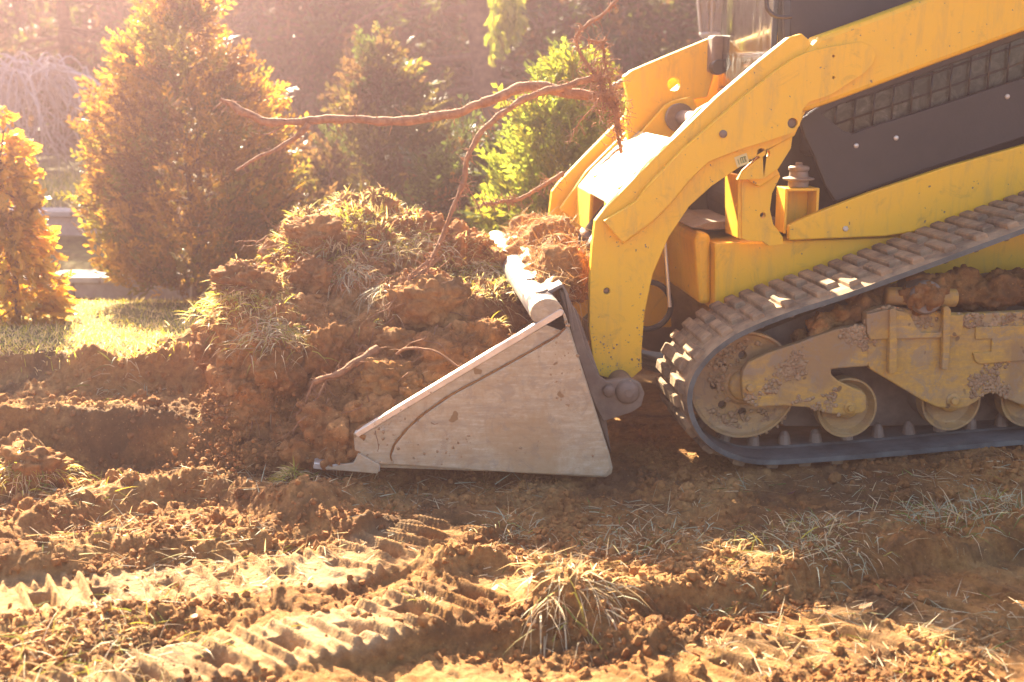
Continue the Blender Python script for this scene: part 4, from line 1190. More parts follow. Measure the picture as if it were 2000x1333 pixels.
spatter('mud_spatter', [(1152, 560), (1290, 480), (1258, 620), (1254, 735), (1160, 730)], A_Y-0.001, 110, 0.001, 0.0045, 24, loader, 'mud crumbs stuck to the foot of the loader arm', lambda px, py: (py-660)/160)
ic = on_y(1454, 753, W_Y); rr_ = np.random.default_rng(25)
wp = [(1454+104*math.cos(t), 753+104*math.sin(t)) for t in np.linspace(0, 6.28, 24)]
spatter('mud_spatter', wp, W_Y+0.018, 500, 0.002, 0.010, 26, loader, 'mud crumbs stuck to the idler wheel', lambda px, py: 0.4*(1 if py > 800 else 0))

# ================================================================== grass
def blades(name, P, D, Ln, Wd, bend, cols, mat, parent=None, **kw):
    n = len(P)
    D = D/np.linalg.norm(D, axis=1)[:, None]
    side = np.cross(D, rng.normal(size=(n, 3))); side /= np.linalg.norm(side, axis=1)[:, None]+1e-9
    V = np.zeros((n, 7, 3))
    for k, t in enumerate((0.0, 0.36, 0.70, 1.0)):
        c = P+D*(Ln*t)[:, None]+np.array([0, 0, -1.0])*(bend*Ln*t*t)[:, None]
        wv = side*(Wd*(1.0, 0.9, 0.6, 0)[k]*0.5)[:, None]
        if k < 3:
            V[:, 2*k] = c-wv; V[:, 2*k+1] = c+wv
        else:
            V[:, 6] = c
    T = np.array([[0, 1, 3], [0, 3, 2], [2, 3, 5], [2, 5, 4], [4, 5, 6]])
    Fc = T[None]+(np.arange(n)*7)[:, None, None]
    o = arr_mesh(name, V.reshape(-1, 3), Fc.reshape(-1, 3), mat, parent, False, col=np.repeat(cols, 7, axis=0))
    return tag(o, **kw)
DRY = np.array([0.52, 0.41, 0.25]); GRN = np.array([0.17, 0.20, 0.04]); YGR = np.array([0.36, 0.32, 0.06]); BLU = np.array([0.36, 0.37, 0.25])
def mixcol(n, pal, w_):
    c = np.array(pal)[rng.choice(len(pal), n, p=w_)]
    return c*(0.7+0.6*rng.random((n, 1)))
def rand_dir(n, up=1.0, spread=0.6):
    d = rng.normal(size=(n, 3))*spread; d[:, 2] = np.abs(d[:, 2])*0.5+up
    return d
sl_, Dm = MUDSEL; n = len(sl_)
fb = blades('fibre_mat', MUDV[sl_]+MUDN[sl_]*0.012, Dm, rng.uniform(0.02, 0.09, n), rng.uniform(0.0012, 0.0024, n), rng.uniform(0.0, 0.6, n), mixcol(n, [np.array([0.30, 0.16, 0.06]), DRY], [.75, .25]), M['dry'], parent=loader)
fb['label'] = 'brown fibre mat lying on the back of the bucket rail'; fb['kind'] = 'stuff'
# lawn on the bank
n = 26000
l_ = rng.uniform(-2.6, 0.2, n); d_ = 4.55+3.0*rng.random(n)**1.6
x_ = l_*math.cos(YAW)+d_*math.sin(YAW); y_ = CAM_Y-l_*math.sin(YAW)+d_*math.cos(YAW)
cov = smooth(4.50, 4.72, d_+0.12*fbm(x_*2.2, y_*2.2, s=3)+0.05*vnoise(x_*9, y_*9, s=4))*(1-smooth(-0.85, -0.6, x_)*smooth(2.25, 2.0, y_))
ok = rng.random(n) < cov
x_, y_ = x_[ok], y_[ok]; n = len(x_)
P = np.stack([x_, y_, gz(x_, y_)-0.005], 1)
blades('lawn_grass', P, rand_dir(n, 0.8, 0.5), rng.uniform(0.02, 0.06, n), rng.uniform(0.0025, 0.005, n), rng.uniform(0.1, 0.7, n), mixcol(n, [DRY, GRN, YGR], [.55, .1, .35]), M['grass'], label='sunlit yellowing lawn grass along the top of the cut bank', cat='grass', kind='stuff')
# grass over the top of the heap
upz = hN[:, 2]
mask = (upz > 0.30) & (hp_y < 640) & (hV[:, 2] > 0.42)
cand = np.where(mask)[0]
dens = fbm(hV[cand, 0]*4, hV[cand, 1]*4, hV[cand, 2]*4, 2, s=120)
cand = cand[dens > -0.18]
sel = rng.choice(cand, 12000)
n = len(sel)
D = hN[sel]*0.6+rng.normal(size=(n, 3))*0.55; D[:, 2] += 0.25
blades('heap_grass', hV[sel]-hN[sel]*0.008, D, rng.uniform(0.02, 0.085, n), rng.uniform(0.0018, 0.0036, n), rng.uniform(0.2, 0.9, n), mixcol(n, [DRY, GRN, YGR, BLU], [.56, .12, .2, .12]), M['grass'], label='matted dry grass over the top of the soil heap', cat='grass', kind='stuff')
# fibrous rootlets hanging out of the heap
sel = rng.choice(len(hV), 9000); n = len(sel)
D = hN[sel]*0.7+rng.normal(size=(n, 3))*0.6; D[:, 2] -= 0.3
blades('heap_fibres', hV[sel]-hN[sel]*0.006, D, rng.uniform(0.01, 0.05, n), rng.uniform(0.0011, 0.002, n), rng.uniform(0.1, 1.0, n), mixcol(n, [DRY, np.array([0.33, 0.17, 0.08])], [.4, .6]), M['dry'], label='fine root fibres bristling from the soil heap', cat='root fibres', kind='stuff')
def surf_pt(px, py, z0):
    p = on_z(px, py, z0)
    for _ in range(6):
        h = float(gz(p[0], p[1])[0]); p = on_z(px, py, h)
    return np.array([p[0], p[1], h])
def heap_pt(px, py):
    d2 = (hp_x-px)**2+(hp_y-py)**2
    near_ = np.where(d2 < 14**2)[0]
    if len(near_) == 0: near_ = np.argsort(d2)[:3]
    i = near_[np.argmin((hV[near_]-CAM)@FWD)]
    return hV[i]
def tuft(c, n, ln, spread, up, pal, wts, label, rad=0.05, group=None, bend=(0.2, 1.1), wd=(0.002, 0.0042), zfun=True, mat='dry', lean=(0, 0, 0)):
    c = np.asarray(c)
    off = rng.normal(size=(n, 3))*rad*np.array([1, 1, 0])
    P = c+off
    if zfun: P[:, 2] = gz(P[:, 0], P[:, 1])-0.004
    else: P[:, 2] -= np.hypot(off[:, 0], off[:, 1])*0.6
    D = rand_dir(n, up, spread)+off/rad*0.45+np.array(lean)
    o = blades('grass_tuft', P, D, rng.uniform(ln*0.4, ln, n), rng.uniform(wd[0], wd[1], n), rng.uniform(bend[0], bend[1], n), mixcol(n, pal, wts), M[mat], label=label, cat='grass tuft', group=group)
    if 'straw strewn' in label or 'loose straw' in label or n < 165: o['kind'] = 'stuff'
    return o
P4 = [DRY, YGR, GRN, BLU]
tuft(surf_pt(1115, 1128, 0.04), 260, 0.17, 1.2, 0.0, P4, [.84, .05, .03, .08], 'large tuft of straw-coloured grass on a mound in front of the bucket', 0.05, wd=(0.0024, 0.0055), lean=(0.3, -0.3, -0.05), bend=(0.3, 1.5))
cc_ = surf_pt(50, 960, 0.0)+np.array([0, 0.03, 0.05])
clod('soil_clod', tuple(cc_), 0.115, seed=33, sq=(1.15, 0.9, 0.8), label='turf clod with a grassy top at the left edge', cat='soil clod')
for k_ in range(1):
    o_ = tuft(cc_+np.array([0, -0.01, 0.085]), 900, 0.085, 0.8, 0.35, P4, [.55, .32, .13, 0], 'rounded sunlit grass tuft on a clod at the left edge', 0.06, wd=(0.002, 0.004), mat='grass', zfun=False, bend=(0.5, 1.4))
tuft(surf_pt(1230, 1060, 0.0), 300, 0.11, 0.9, 0.35, P4, [.4, .05, .1, .45], 'flattened pale grass between the bucket and the straw tuft', 0.09)
tuft(surf_pt(1560, 1050, 0.03), 420, 0.13, 0.9, 0.45, P4, [.35, .05, .15, .45], 'bluish dry grass tuft on the shaded mound below the track', 0.10)
tuft(surf_pt(1850, 1020, 0.03), 170, 0.17, 0.8, 0.6, P4, [.35, .05, .25, .35], 'sparse long green grass at the right of the shaded mound', 0.07)
tuft(surf_pt(1985, 990, 0.05), 240, 0.12, 0.8, 0.6, P4, [.35, .05, .2, .4], 'grass tuft on the clod at the right edge of the picture', 0.07)
tuft(surf_pt(1000, 1040, 0.0), 170, 0.13, 0.95, 0.35, P4, [.6, .05, .1, .25], 'thin fan of dry grass in the shade in front of the bucket', 0.05)
tuft(surf_pt(1620, 1100, 0.0), 120, 0.09, 0.9, 0.2, P4, [.55, .05, .1, .3], 'pale grass hanging over the step below the shaded mound', 0.06, lean=(0, -0.6, -0.4))
tuft(surf_pt(830, 1180, 0.0), 70, 0.06, 0.6, 0.8, P4, [.5, .2, .3, 0], 'little green and dry grass sprout beside the straw tuft', 0.02)
tuft(surf_pt(110, 1290, -0.02), 420, 0.14, 1.0, 0.25, P4, [.68, .17, .15, 0], 'loose straw strewn over the ruts in the bottom left corner', 0.16)
tuft(surf_pt(240, 1265, -0.02), 200, 0.12, 1.0, 0.2, P4, [.72, .14, .14, 0], 'loose straw beside the nearer tread imprint', 0.10)
tuft(surf_pt(1390, 1265, -0.06), 110, 0.09, 1.0, 0.25, P4, [.75, .05, .1, .1], 'straw tuft between the front ruts', 0.05)
tuft(surf_pt(1395, 1200, -0.06), 40, 0.09, 0.8, 0.4, P4, [.5, .05, .2, .25], 'few bent grass blades under the shaded step', 0.02)
tuft(surf_pt(240, 770, 0.16), 120, 0.11, 0.9, 0.4, P4, [.5, .0, .1, .4], 'pale dead grass hanging down the bank under the lawn', 0.06)
tuft(surf_pt(230, 985, -0.02), 60, 0.10, 0.9, 0.35, P4, [.6, .3, .1, 0], 'wisp of dry grass lying on the dug floor', 0.05)
tuft(heap_pt(655, 450), 420, 0.12, 0.7, 0.6, P4, [.78, .12, .05, .05], 'thick tuft of dry grass near the top of the soil heap', 0.05, zfun=False, lean=(-0.2, -0.3, 0.1))
tuft(heap_pt(700, 500), 380, 0.10, 0.8, 0.2, P4, [.82, .06, .04, .08], 'dry grass tuft hanging down the middle of the heap top', 0.05, zfun=False, lean=(0.1, -0.6, -0.3))
tuft(heap_pt(745, 545), 260, 0.09, 0.8, 0.1, P4, [.82, .06, .04, .08], 'lowest dry grass tuft hanging on the heap face', 0.045, zfun=False, lean=(0.1, -0.6, -0.4))
tuft(heap_pt(690, 400), 380, 0.07, 0.7, 0.6, P4, [.35, .45, .2, 0], 'green turf tuft at the very top of the heap', 0.06, zfun=False, mat='grass')
tuft(heap_pt(590, 455), 380, 0.05, 0.7, 0.5, P4, [.25, .6, .15, 0], 'bright green turf fringe on the overhanging upper left clod', 0.06, zfun=False, mat='grass', lean=(-0.3, 0, 0))
tuft(heap_pt(480, 545), 900, 0.08, 0.9, 0.4, P4, [.5, .4, .1, 0], 'bright grass cap on the left lobe of the heap', 0.075, zfun=False, mat='grass')
tuft(heap_pt(880, 500), 300, 0.06, 0.8, 0.5, P4, [.45, .45, .1, 0], 'yellow-green grass by the bucket rail on the heap', 0.06, zfun=False, mat='grass')
tuft(heap_pt(560, 915), 200, 0.08, 0.8, 0.1, P4, [.45, .4, .15, 0], 'grass clinging to the left foot of the heap before the cutting edge', 0.03, zfun=False, mat='grass', lean=(-0.5, -0.2, 0))

# straw litter trodden into the ground
n = 6500
l_ = rng.uniform(-1.0, 1.0, n); d_ = 2.5+1.5*rng.random(n); l_ *= d_*0.42
x_ = l_*math.cos(YAW)+d_*math.sin(YAW); y_ = CAM_Y-l_*math.sin(YAW)+d_*math.cos(YAW)
ok = fbm(x_*2.6, y_*2.6, s=400) > -0.02
x_, y_ = x_[ok], y_[ok]; n = len(x_)
D = rng.normal(size=(n, 3)); D[:, 2] = np.abs(D[:, 2])*0.22+0.02
blades('straw_litter', np.stack([x_, y_, gz(x_, y_)+0.003], 1), D, rng.uniform(0.02, 0.085, n), rng.uniform(0.0016, 0.0034, n), rng.uniform(0.0, 0.12, n), mixcol(n, [DRY, BLU, GRN, np.array([0.30, 0.20, 0.11])], [.5, .2, .08, .22]), M['dry'], label='straw and dead grass trodden into the torn-up ground', cat='straw', kind='stuff')
for px, py, lab in ((560, 640, 'turf tuft on the left shoulder of the heap below the overhang'), (770, 470, 'dry turf behind the root end near the top of the heap'), (830, 440, 'straw tuft on the right shoulder of the heap'), (520, 610, 'trailing grass on the front of the left lobe'), (930, 500, 'straw lying by the far end of the bucket rail')):
    tuft(heap_pt(px, py), 320, 0.09, 0.9, 0.25, P4, [.66, .26, .04, .04], lab, 0.055, zfun=False, lean=(-0.1, -0.4, -0.2))
# ---- fallen leaves
def leaf(px, py, z0, s, c, label):
    p = surf_pt(px, py, z0)
    V = np.array([(-1, 0, 0), (-0.4, 0.42, 0.1), (0.4, 0.38, 0.12), (1, 0, 0.3), (0.4, -0.42, 0.2), (-0.4, -0.45, 0.12), (0, 0, -0.06)])*s
    a, b = rng.uniform(0, 6), rng.uniform(-0.5, 0.5)
    Rm = np.array(Matrix.Rotation(a, 3, 'Z') @ Matrix.Rotation(0.5+b, 3, 'X'))
    V = V@Rm.T+p+np.array([0, 0, s*0.45])
    Fc = np.array([[6, i, (i+1) % 6] for i in range(6)])
    o = arr_mesh('fallen_leaf', V, Fc, M['dry'], None, True, col=np.tile(np.array(c), (7, 1)))
    tag(o, label, 'leaf', 'fallen leaves on the soil')
leaf(885, 1068, 0, 0.032, (0.33, 0.22, 0.18), 'curled pale brown leaf at the end of the shaded tread imprint')
leaf(1547, 972, 0.02, 0.03, (0.20, 0.10, 0.12), 'purplish fallen leaf below the crawler track')
leaf(718, 1102, 0, 0.018, (0.42, 0.33, 0.28), 'small pale leaf on the soil edge beside the tread imprint')
leaf(380, 1212, 0, 0.02, (0.34, 0.14, 0.06), 'small russet leaf upright between the two tread imprints')
leaf(968, 1158, 0.02, 0.024, (0.45, 0.36, 0.28), 'pale leaf lying left of the straw tuft')
leaf(1690, 1193, -0.07, 0.024, (0.36, 0.20, 0.10), 'brown flat leaf at the end of the right-hand imprint')

# thin roots trailing down the heap face
L = []
for k in range(95):
    px, py = rng.uniform(430, 900), rng.uniform(430, 830)
    p = heap_pt(px, py)+np.array([0, -0.012, 0.01]); d = np.array([rng.normal()*0.6, -0.35*rng.random(), -0.7]); q = [p]
    for s_ in range(7):
        d = d+rng.normal(size=3)*0.38; d /= np.linalg.norm(d); q.append(q[-1]+d*rng.uniform(0.012, 0.03))
    L.append((np.array(q), np.linspace(rng.uniform(0.0016, 0.0034), 0.0008, 8)))
hr = tubes('trailing_roots', L, M['root'], None, 5)
tag(hr, 'thin torn roots trailing over the face of the soil heap', 'roots', kind='stuff')

# ================================================================== the torn-out root
root = empty('tree_root', tuple(on_y(1195, 210, 0.72)), label='long torn-out tree root with hairy rootlets, lying from heap to loader arms', cat='tree root')
def rpath(pp, n=10, jit=0.010):
    P = catmull([on_y(px, py, y) for px, py, y in pp], n)
    return P+jit*np.stack([fbm(P[:, 0]*14+k*7, P[:, 2]*14, None, 2, s=130+k) for k in range(3)], 1)
def root_part(name, pp, r0, r1, hairs, hl=0.04, tip=None):
    P = rpath(pp)
    rad = np.linspace(r0, r1, len(P))*(1 if tip is None else np.clip(np.linspace(tip, 6, len(P)), 0, 1))*(1+0.38*fbm(P[:, 0]*26, P[:, 2]*26, None, 3, s=140))
    o = tubes(name, [(P, rad)], M['root'], root, 9)
    L = []
    for _ in range(hairs):
        i = rng.integers(1, len(P)-1)
        d = rng.normal(size=3); d[1] *= 0.5; d /= np.linalg.norm(d)
        ln = hl*rng.uniform(0.3, 1.3)
        q = [P[i]]
        for s in range(4):
            d = d+rng.normal(size=3)*0.35; d[2] -= 0.12; d /= np.linalg.norm(d)
            q.append(q[-1]+d*ln/4)
        L.append((np.array(q), np.linspace(min(0.0022, rad[i]*0.5), 0.0006, 5)))
    if L:
        h = tubes('rootlets', L, M['root'], o, 4); h['kind'] = 'stuff'
    return o
root_part('main_root', [(432, 196, .95), (470, 216, .95), (540, 240, .93), (650, 233, .9), (760, 237, .88), (850, 229, .86), (930, 206, .84), (1000, 181, .82), (1060, 171, .80), (1120, 182, .77), (1175, 188, .74), (1205, 205, .72)], 0.015, 0.021, 170, 0.06, tip=0.4)
root_part('side_root', [(1178, 152, .70), (1100, 168, .68), (1030, 195, .66), (985, 220, .64), (942, 262, .62), (914, 310, .60), (906, 352, .58), (892, 395, .55), (866, 458, .52), (838, 508, .48), (806, 560, .45), (786, 606, .42)], 0.013, 0.006, 260, 0.05)
root_part('side_root', [(1215, -10, .72), (1180, 25, .72), (1142, 52, .72), (1124, 78, .72), (1140, 112, .72), (1166, 152, .71), (1188, 190, .70), (1204, 240, .69), (1212, 300, .68)], 0.006, 0.007, 200, 0.045)
root_part('side_root', [(1148, 82, .70), (1172, 86, .70), (1178, 112, .70), (1192, 160, .70), (1206, 220, .68), (1216, 270, .66)], 0.004, 0.006, 120, 0.04)
root_part('side_root', [(1100, 340, .80), (1060, 366, .75), (1010, 390, .72), (970, 396, .70), (942, 398, .70)], 0.009, 0.005, 110, 0.05)
root_part('side_root', [(600, 244, .90), (576, 272, .88), (540, 292, .86), (500, 312, .84), (462, 335, .82)], 0.012, 0.004, 30, 0.05)
root_part('side_root', [(560, 240, .92), (540, 255, .92), (515, 262, .92), (484, 260, .92)], 0.004, 0.001, 4, 0.04)
root_part('side_root', [(1180, 150, .70), (1165, 200, .66), (1130, 240, .64), (1110, 280, .62)], 0.004, 0.0012, 60, 0.05)
root_part('side_root', [(1212, 290, .66), (1195, 300, .6), (1178, 318, .58), (1164, 330, .56)], 0.005, 0.0015, 14, 0.03)
root_part('side_root', [(905, 350, .58), (930, 395, .56), (945, 430, .54)], 0.004, 0.001, 40, 0.04)
for k in range(7):
    root_part('side_root', [(838+rng.normal()*6, 505, .46), (815+rng.normal()*12, 545, .44), (780+rng.normal()*22, 580+rng.normal()*14, .40), (750+rng.normal()*35, 620+rng.normal()*22, .34)], 0.004, 0.001, 14, 0.03)
c = on_y(1185, 185, .70); L = []
for _ in range(300):
    q = [c+np.array([0.3, 0, -1])*rng.normal()*0.075+rng.normal(size=3)*np.array([0.028, 0.02, 0.02])]; d = rng.normal(size=3); d /= np.linalg.norm(d)
    for s in range(5):
        d = d+rng.normal(size=3)*0.5; d /= np.linalg.norm(d); q.append(q[-1]+d*0.013)
    L.append((np.array(q), np.linspace(0.0018, 0.0006, 6)))
tubes('root_tangle', L, M['root'], root, 4)['kind'] = 'stuff'
# roots sticking out of the heap
root2 = empty('tree_root', tuple(on_y(700, 700, .2)), label='thick broken root sticking out of the heap face above the bucket edge', cat='tree root')
root = root2
root_part('main_root', [(735, 682, .22), (700, 700, .17), (660, 726, .13), (622, 742, .11), (612, 744, .11)], 0.014, 0.008, 40, 0.05)
root_part('side_root', [(615, 743, .11), (604, 775, .1), (592, 800, .1), (575, 815, .12)], 0.005, 0.002, 20, 0.04)
root_part('side_root', [(640, 738, .12), (622, 780, .09), (604, 800, .09), (580, 840, .1), (560, 870, .1), (532, 898, .1)], 0.004, 0.0015, 30, 0.03)
root = empty('tree_root', tuple(on_y(830, 690, .12)), label='thin arched root looping over the soil beside the bucket edge', cat='tree root')
root_part('main_root', [(770, 694, .18), (800, 684, .14), (840, 686, .10), (870, 700, .06), (892, 716, .03)], 0.0045, 0.003, 8, 0.03)
root = empty('tree_root', tuple(on_y(620, 930, .1)), label='soil-covered root hanging down in front of the cutting edge', cat='tree root')
root_part('main_root', [(585, 850, .12), (596, 890, .10), (608, 930, .08), (622, 962, .06), (640, 990, .05)], 0.018, 0.007, 60, 0.05)
root_part('side_root', [(636, 985, .05), (652, 992, .03), (664, 1003, .02), (690, 1018, 0.0)], 0.003, 0.001, 10, 0.03)

# ================================================================== trees and garden behind
def spray_template(nl=9):
    V, T = [], []
    def rh(p, d, ln, wd):
        n = np.array([-d[1], d[0]]); k = len(V)
        for q in (p, p+d*ln*0.45+n*wd, p+d*ln, p+d*ln*0.45-n*wd): V.append((q[0], q[1], 0.0))
        T.extend([(k, k+1, k+2), (k, k+2, k+3)])
    rh(np.array([0.0, 0]), np.array([1.0, 0]), 1.0, 0.045)
    for i in range(nl):
        t = 0.12+0.8*i/nl
        s = 1 if i % 2 else -1
        a = s*R(38)
        rh(np.array([t, 0.0]), np.array([math.cos(a), math.sin(a)]), 0.46*(1-0.55*t), 0.075)
    V = np.array(V); V[:, 2] = 0.12*np.sin(V[:, 0]*2.2)-0.25*V[:, 1]**2
    return V, np.array(T)
SP9, SP5, SP2 = spray_template(9), spray_template(5), spray_template(2)
def sprays(name, P, D, size, cols, tmpl, parent, mat=None):
    n = len(P)
    D = D/np.linalg.norm(D, axis=1)[:, None]
    Bv = np.cross(D, rng.normal(size=(n, 3))); Bv /= np.linalg.norm(Bv, axis=1)[:, None]
    Cv = np.cross(D, Bv)
    V0, T0 = tmpl
    V = P[:, None, :]+size[:, None, None]*(V0[None, :, 0:1]*D[:, None]+V0[None, :, 1:2]*Bv[:, None]+V0[None, :, 2:3]*Cv[:, None])
    Fc = T0[None]+(np.arange(n)*len(V0))[:, None, None]
    return arr_mesh(name, V.reshape(-1, 3), Fc.reshape(-1, 3), mat or M['leaf'], parent, False, col=np.repeat(cols, len(V0), axis=0))
def conifer(name, base, h, rad, n, size, pal, wts, label, group=None, tmpl=SP9, prof=None, up=0.55, hang=0.0, low=0.03, trunk_r=0.03, lobes=6.0, inner=0.4):
    base = np.asarray(base, float)
    e = empty(name, tuple(base), label=label, cat='tree', group=group)
    prof = prof or (lambda t: np.clip((1-t)**0.75*(0.55+0.45*smooth(0, 0.25, t))+0.02, 0, 1))
    nb = max(60, n//34)
    bt = low+(1-low)*(1-rng.random(nb)**0.62); ba = rng.uniform(0, 2*math.pi, nb)
    sd_ = rng.integers(1000)
    bl = rad*prof(bt)*(1+0.28*fbm(np.cos(ba)*1.6+sd_, np.sin(ba)*1.6, bt*lobes, 3, s=200))*rng.uniform(0.8, 1.15, nb)
    bc = np.array(pal)[rng.choice(len(pal), nb, p=wts)]
    bi = rng.integers(0, nb, n)
    rf = inner+(1-inner)*rng.random(n)**0.7
    out = np.stack([np.cos(ba), np.sin(ba), np.zeros(nb)], 1)[bi]
    rr_ = bl[bi]*rf
    P = base+out*rr_[:, None]; P[:, 2] += bt[bi]*h+(up-hang)*0.55*rr_*rf
    P += rng.normal(size=(n, 3))*size*np.array([0.55, 0.55, 0.55])
    D = out*0.8+rng.normal(size=(n, 3))*0.33; D[:, 2] += up-hang
    cols = bc[bi]*(0.7+0.6*rng.random((n, 1)))
    size = size*np.where((rf > 0.85) & (rng.random(n) < 0.3), 1.9, 1.0)
    sprays('crown', P, D, size*rng.uniform(0.6, 1.35, n), cols, tmpl, e)
    q = np.array([base+np.array([0.02*math.sin(k), 0.02*math.cos(k*1.7), h*0.93*k/7]) for k in range(8)]); q[0, 2] -= 0.1
    tk = tubes('trunk', [(q, np.linspace(trunk_r, trunk_r*0.2, 8))], M['bark'], e, 8)
    L = []
    for k in range(34):
        tt = rng.uniform(0.06, 0.85); aa = rng.uniform(0, 6.28); rr = rad*float(prof(np.array(tt)))*0.85
        p0 = base+np.array([0, 0, tt*h*0.92]); p1 = p0+np.array([math.cos(aa)*rr, math.sin(aa)*rr, rr*(up-hang)*0.7])
        L.append((np.array([p0, (p0+p1)/2+np.array([0, 0, -0.03*rr]), p1]), np.array([trunk_r*0.35, trunk_r*0.2, trunk_r*0.08])))
    tubes('limbs', L, M['bark'], e, 5)
    return e
GOLD = (0.30, 0.17, 0.025); BRNZ = (0.16, 0.085, 0.022); OLIV = (0.14, 0.12, 0.022); LIME = (0.16, 0.19, 0.03); DKG = (0.045, 0.062, 0.018); MIDG = (0.085, 0.11, 0.022); BRN = (0.12, 0.07, 0.035)
def gp(px, d):
    p = at_d(px, 400, d); return np.array([p[0], p[1], float(gz(p[0], p[1])[0])])
conifer('thuja_tree', gp(372, 6.7), 1.60, 0.53, 19000, 0.060, [GOLD, BRNZ, OLIV], [.35, .35, .30], 'broad golden-bronze thuja behind the left lobe of the heap', tmpl=SP5, prof=lambda t: np.clip(np.sin(np.pi*np.clip(0.16+0.84*t, 0, 1))**0.62*(1-0.42*t), 0.02, 1), low=0.04)
conifer('thuja_tree', gp(12, 5.6), 0.92, 0.21, 6000, 0.042, [(0.46, 0.29, 0.04), (0.36, 0.23, 0.03), GOLD], [.5, .3, .2], 'slim glowing golden thuja at the left edge', hang=0.75, prof=lambda t: np.clip((1-t)**0.7, 0.03, 1), trunk_r=0.015)
conifer('thuja_tree', gp(1110, 6.3), 1.26, 0.46, 10000, 0.07, [LIME, (0.12, 0.16, 0.03), (0.21, 0.21, 0.03)], [.4, .35, .25], 'bright green thuja bush behind the loader arms', up=0.8, tmpl=SP5)
conifer('thuja_tree', gp(745, 7.6), 1.45, 0.56, 8000, 0.08, [(0.07, 0.06, 0.02), DKG, (0.08, 0.05, 0.025), (0.12, 0.10, 0.02)], [.35, .25, .25, .15], 'olive thuja behind the top of the soil heap', up=0.6, tmpl=SP5)
conifer('thuja_tree', gp(905, 6.9), 1.02, 0.42, 5000, 0.075, [DKG, BRNZ, MIDG], [.45, .3, .25], 'low dark thuja between the heap and the green bush', tmpl=SP5)
conifer('thuja_tree', gp(575, 7.2), 0.95, 0.42, 4500, 0.075, [BRNZ, OLIV, BRN], [.4, .35, .25], 'low bronze shrub right of the big thuja', tmpl=SP5)

# woodland trees: trunk with boughs of dark sprays, low enough to fill the view
woods = [(945, 11.2, 0.135, 1.1, 'thick reddish trunk behind the root in the middle of the picture'), (505, 12.0, 0.05, 1.0, 'slender trunk just right of the big thuja'), (555, 12.6, 0.045, 1.0, 'second slender trunk right of the big thuja'),
         (330, 13.5, 0.07, 1.0, 'dark conifer behind the golden thuja'), (140, 12.8, 0.08, 1.0, 'dark conifer behind the weeping tree'), (-60, 12.4, 0.09, 1.0, 'dark conifer beyond the left edge'), (640, 14.2, 0.07, 1.0, 'dark conifer left of the olive thuja'),
         (800, 13.6, 0.07, 1.0, 'dark conifer behind the olive thuja'), (1080, 12.8, 0.08, 1.0, 'dark conifer behind the green bush'), (1230, 12.2, 0.07, 1.0, 'dark conifer left of the lantern'), (1360, 13.2, 0.08, 1.0, 'dark conifer behind the lantern'), (1500, 12.6, 0.08, 1.0, 'dark conifer behind the cab window'), (1700, 13.0, 0.08, 1.0, 'dark conifer behind the cab'), (1920, 13.4, 0.08, 1.0, 'dark conifer beyond the right of the cab')]
for k, (px, d, tr_, sc_, lab) in enumerate(woods):
    base = gp(px, d); h = 3.3+0.5*rng.random()
    e = empty('woodland_tree', tuple(base), label=lab, cat='tree', group='woodland trees behind the garden')
    q = np.array([base+np.array([0.05*math.sin(j*1.3+k), 0.05*math.cos(j+k), h*j/9]) for j in range(10)]); q[0, 2] -= 0.2
    tubes('trunk', [(q, np.linspace(tr_, tr_*0.35, 10))], M['bark'], e, 12)
    n = 1700
    nb_ = 46
    bt = rng.uniform(0.06, 0.97, nb_); ba = rng.uniform(0, 2*math.pi, nb_); bl = (1.4*(1-bt)**0.6+0.25)*rng.uniform(0.7, 1.15, nb_)
    L = []; Ps = []; Ds = []
    for j in range(nb_):
        p0 = base+np.array([0, 0, bt[j]*h]); dr = np.array([math.cos(ba[j]), math.sin(ba[j]), 0.12-0.35*rng.random()])
        pts_ = np.array([p0+dr*bl[j]*t+np.array([0, 0, -0.22*bl[j]*t*t]) for t in (0, .35, .7, 1)])
        L.append((pts_, np.array([tr_*0.28, tr_*0.18, tr_*0.1, tr_*0.03])+0.003))
        m_ = n//nb_
        t = rng.uniform(0.15, 1, m_)
        pp = p0+dr*(bl[j]*t)[:, None]; pp[:, 2] -= 0.22*bl[j]*t*t
        Ps.append(pp+rng.normal(size=(m_, 3))*0.10); dd_ = np.tile(dr, (m_, 1))*0.6+rng.normal(size=(m_, 3))*0.55; dd_[:, 2] -= 0.25; Ds.append(dd_)
    tubes('limbs', L, M['bark'], e, 5)
    Ps, Ds = np.concatenate(Ps), np.concatenate(Ds); n = len(Ps)
    cols = np.array([DKG, MIDG, BRN])[rng.choice(3, n, p=[.5, .2, .3])]*(0.6+0.7*rng.random((n, 1)))
    sprays('crown', Ps, Ds, rng.uniform(0.16, 0.34, n), cols, SP5, e)
    if k == 0:   # a light green bough hanging beside the thick trunk
        n = 420
        bx = rng.uniform(955, 1015, n); by = rng.uniform(-40, 110, n)*(0.5+0.5*(1015-bx)/60)
        Pb = np.array([at_d(a_, b_, 8.4+0.3*rng.random()) for a_, b_ in zip(bx, by)])
        Db = rng.normal(size=(n, 3))*0.3+np.array([0.15, 0, -1.0])
        cols = np.array([LIME, (0.26, 0.26, 0.05)])[rng.choice(2, n)]*(0.7+0.6*rng.random((n, 1)))
        bo = sprays('hanging_bough', Pb, Db, rng.uniform(0.05, 0.10, n), cols, SP9, e)
        a0 = at_d(985, -120, 8.6)
        tubes('bough_limb', [(np.array([base+np.array([0, 0, 2.6]), (base+np.array([0, 0, 2.6])+a0)/2+np.array([0, 0, .2]), a0, at_d(985, -20, 8.5)]), np.array([0.03, 0.025, 0.014, 0.006]))], M['bark'], e, 6)
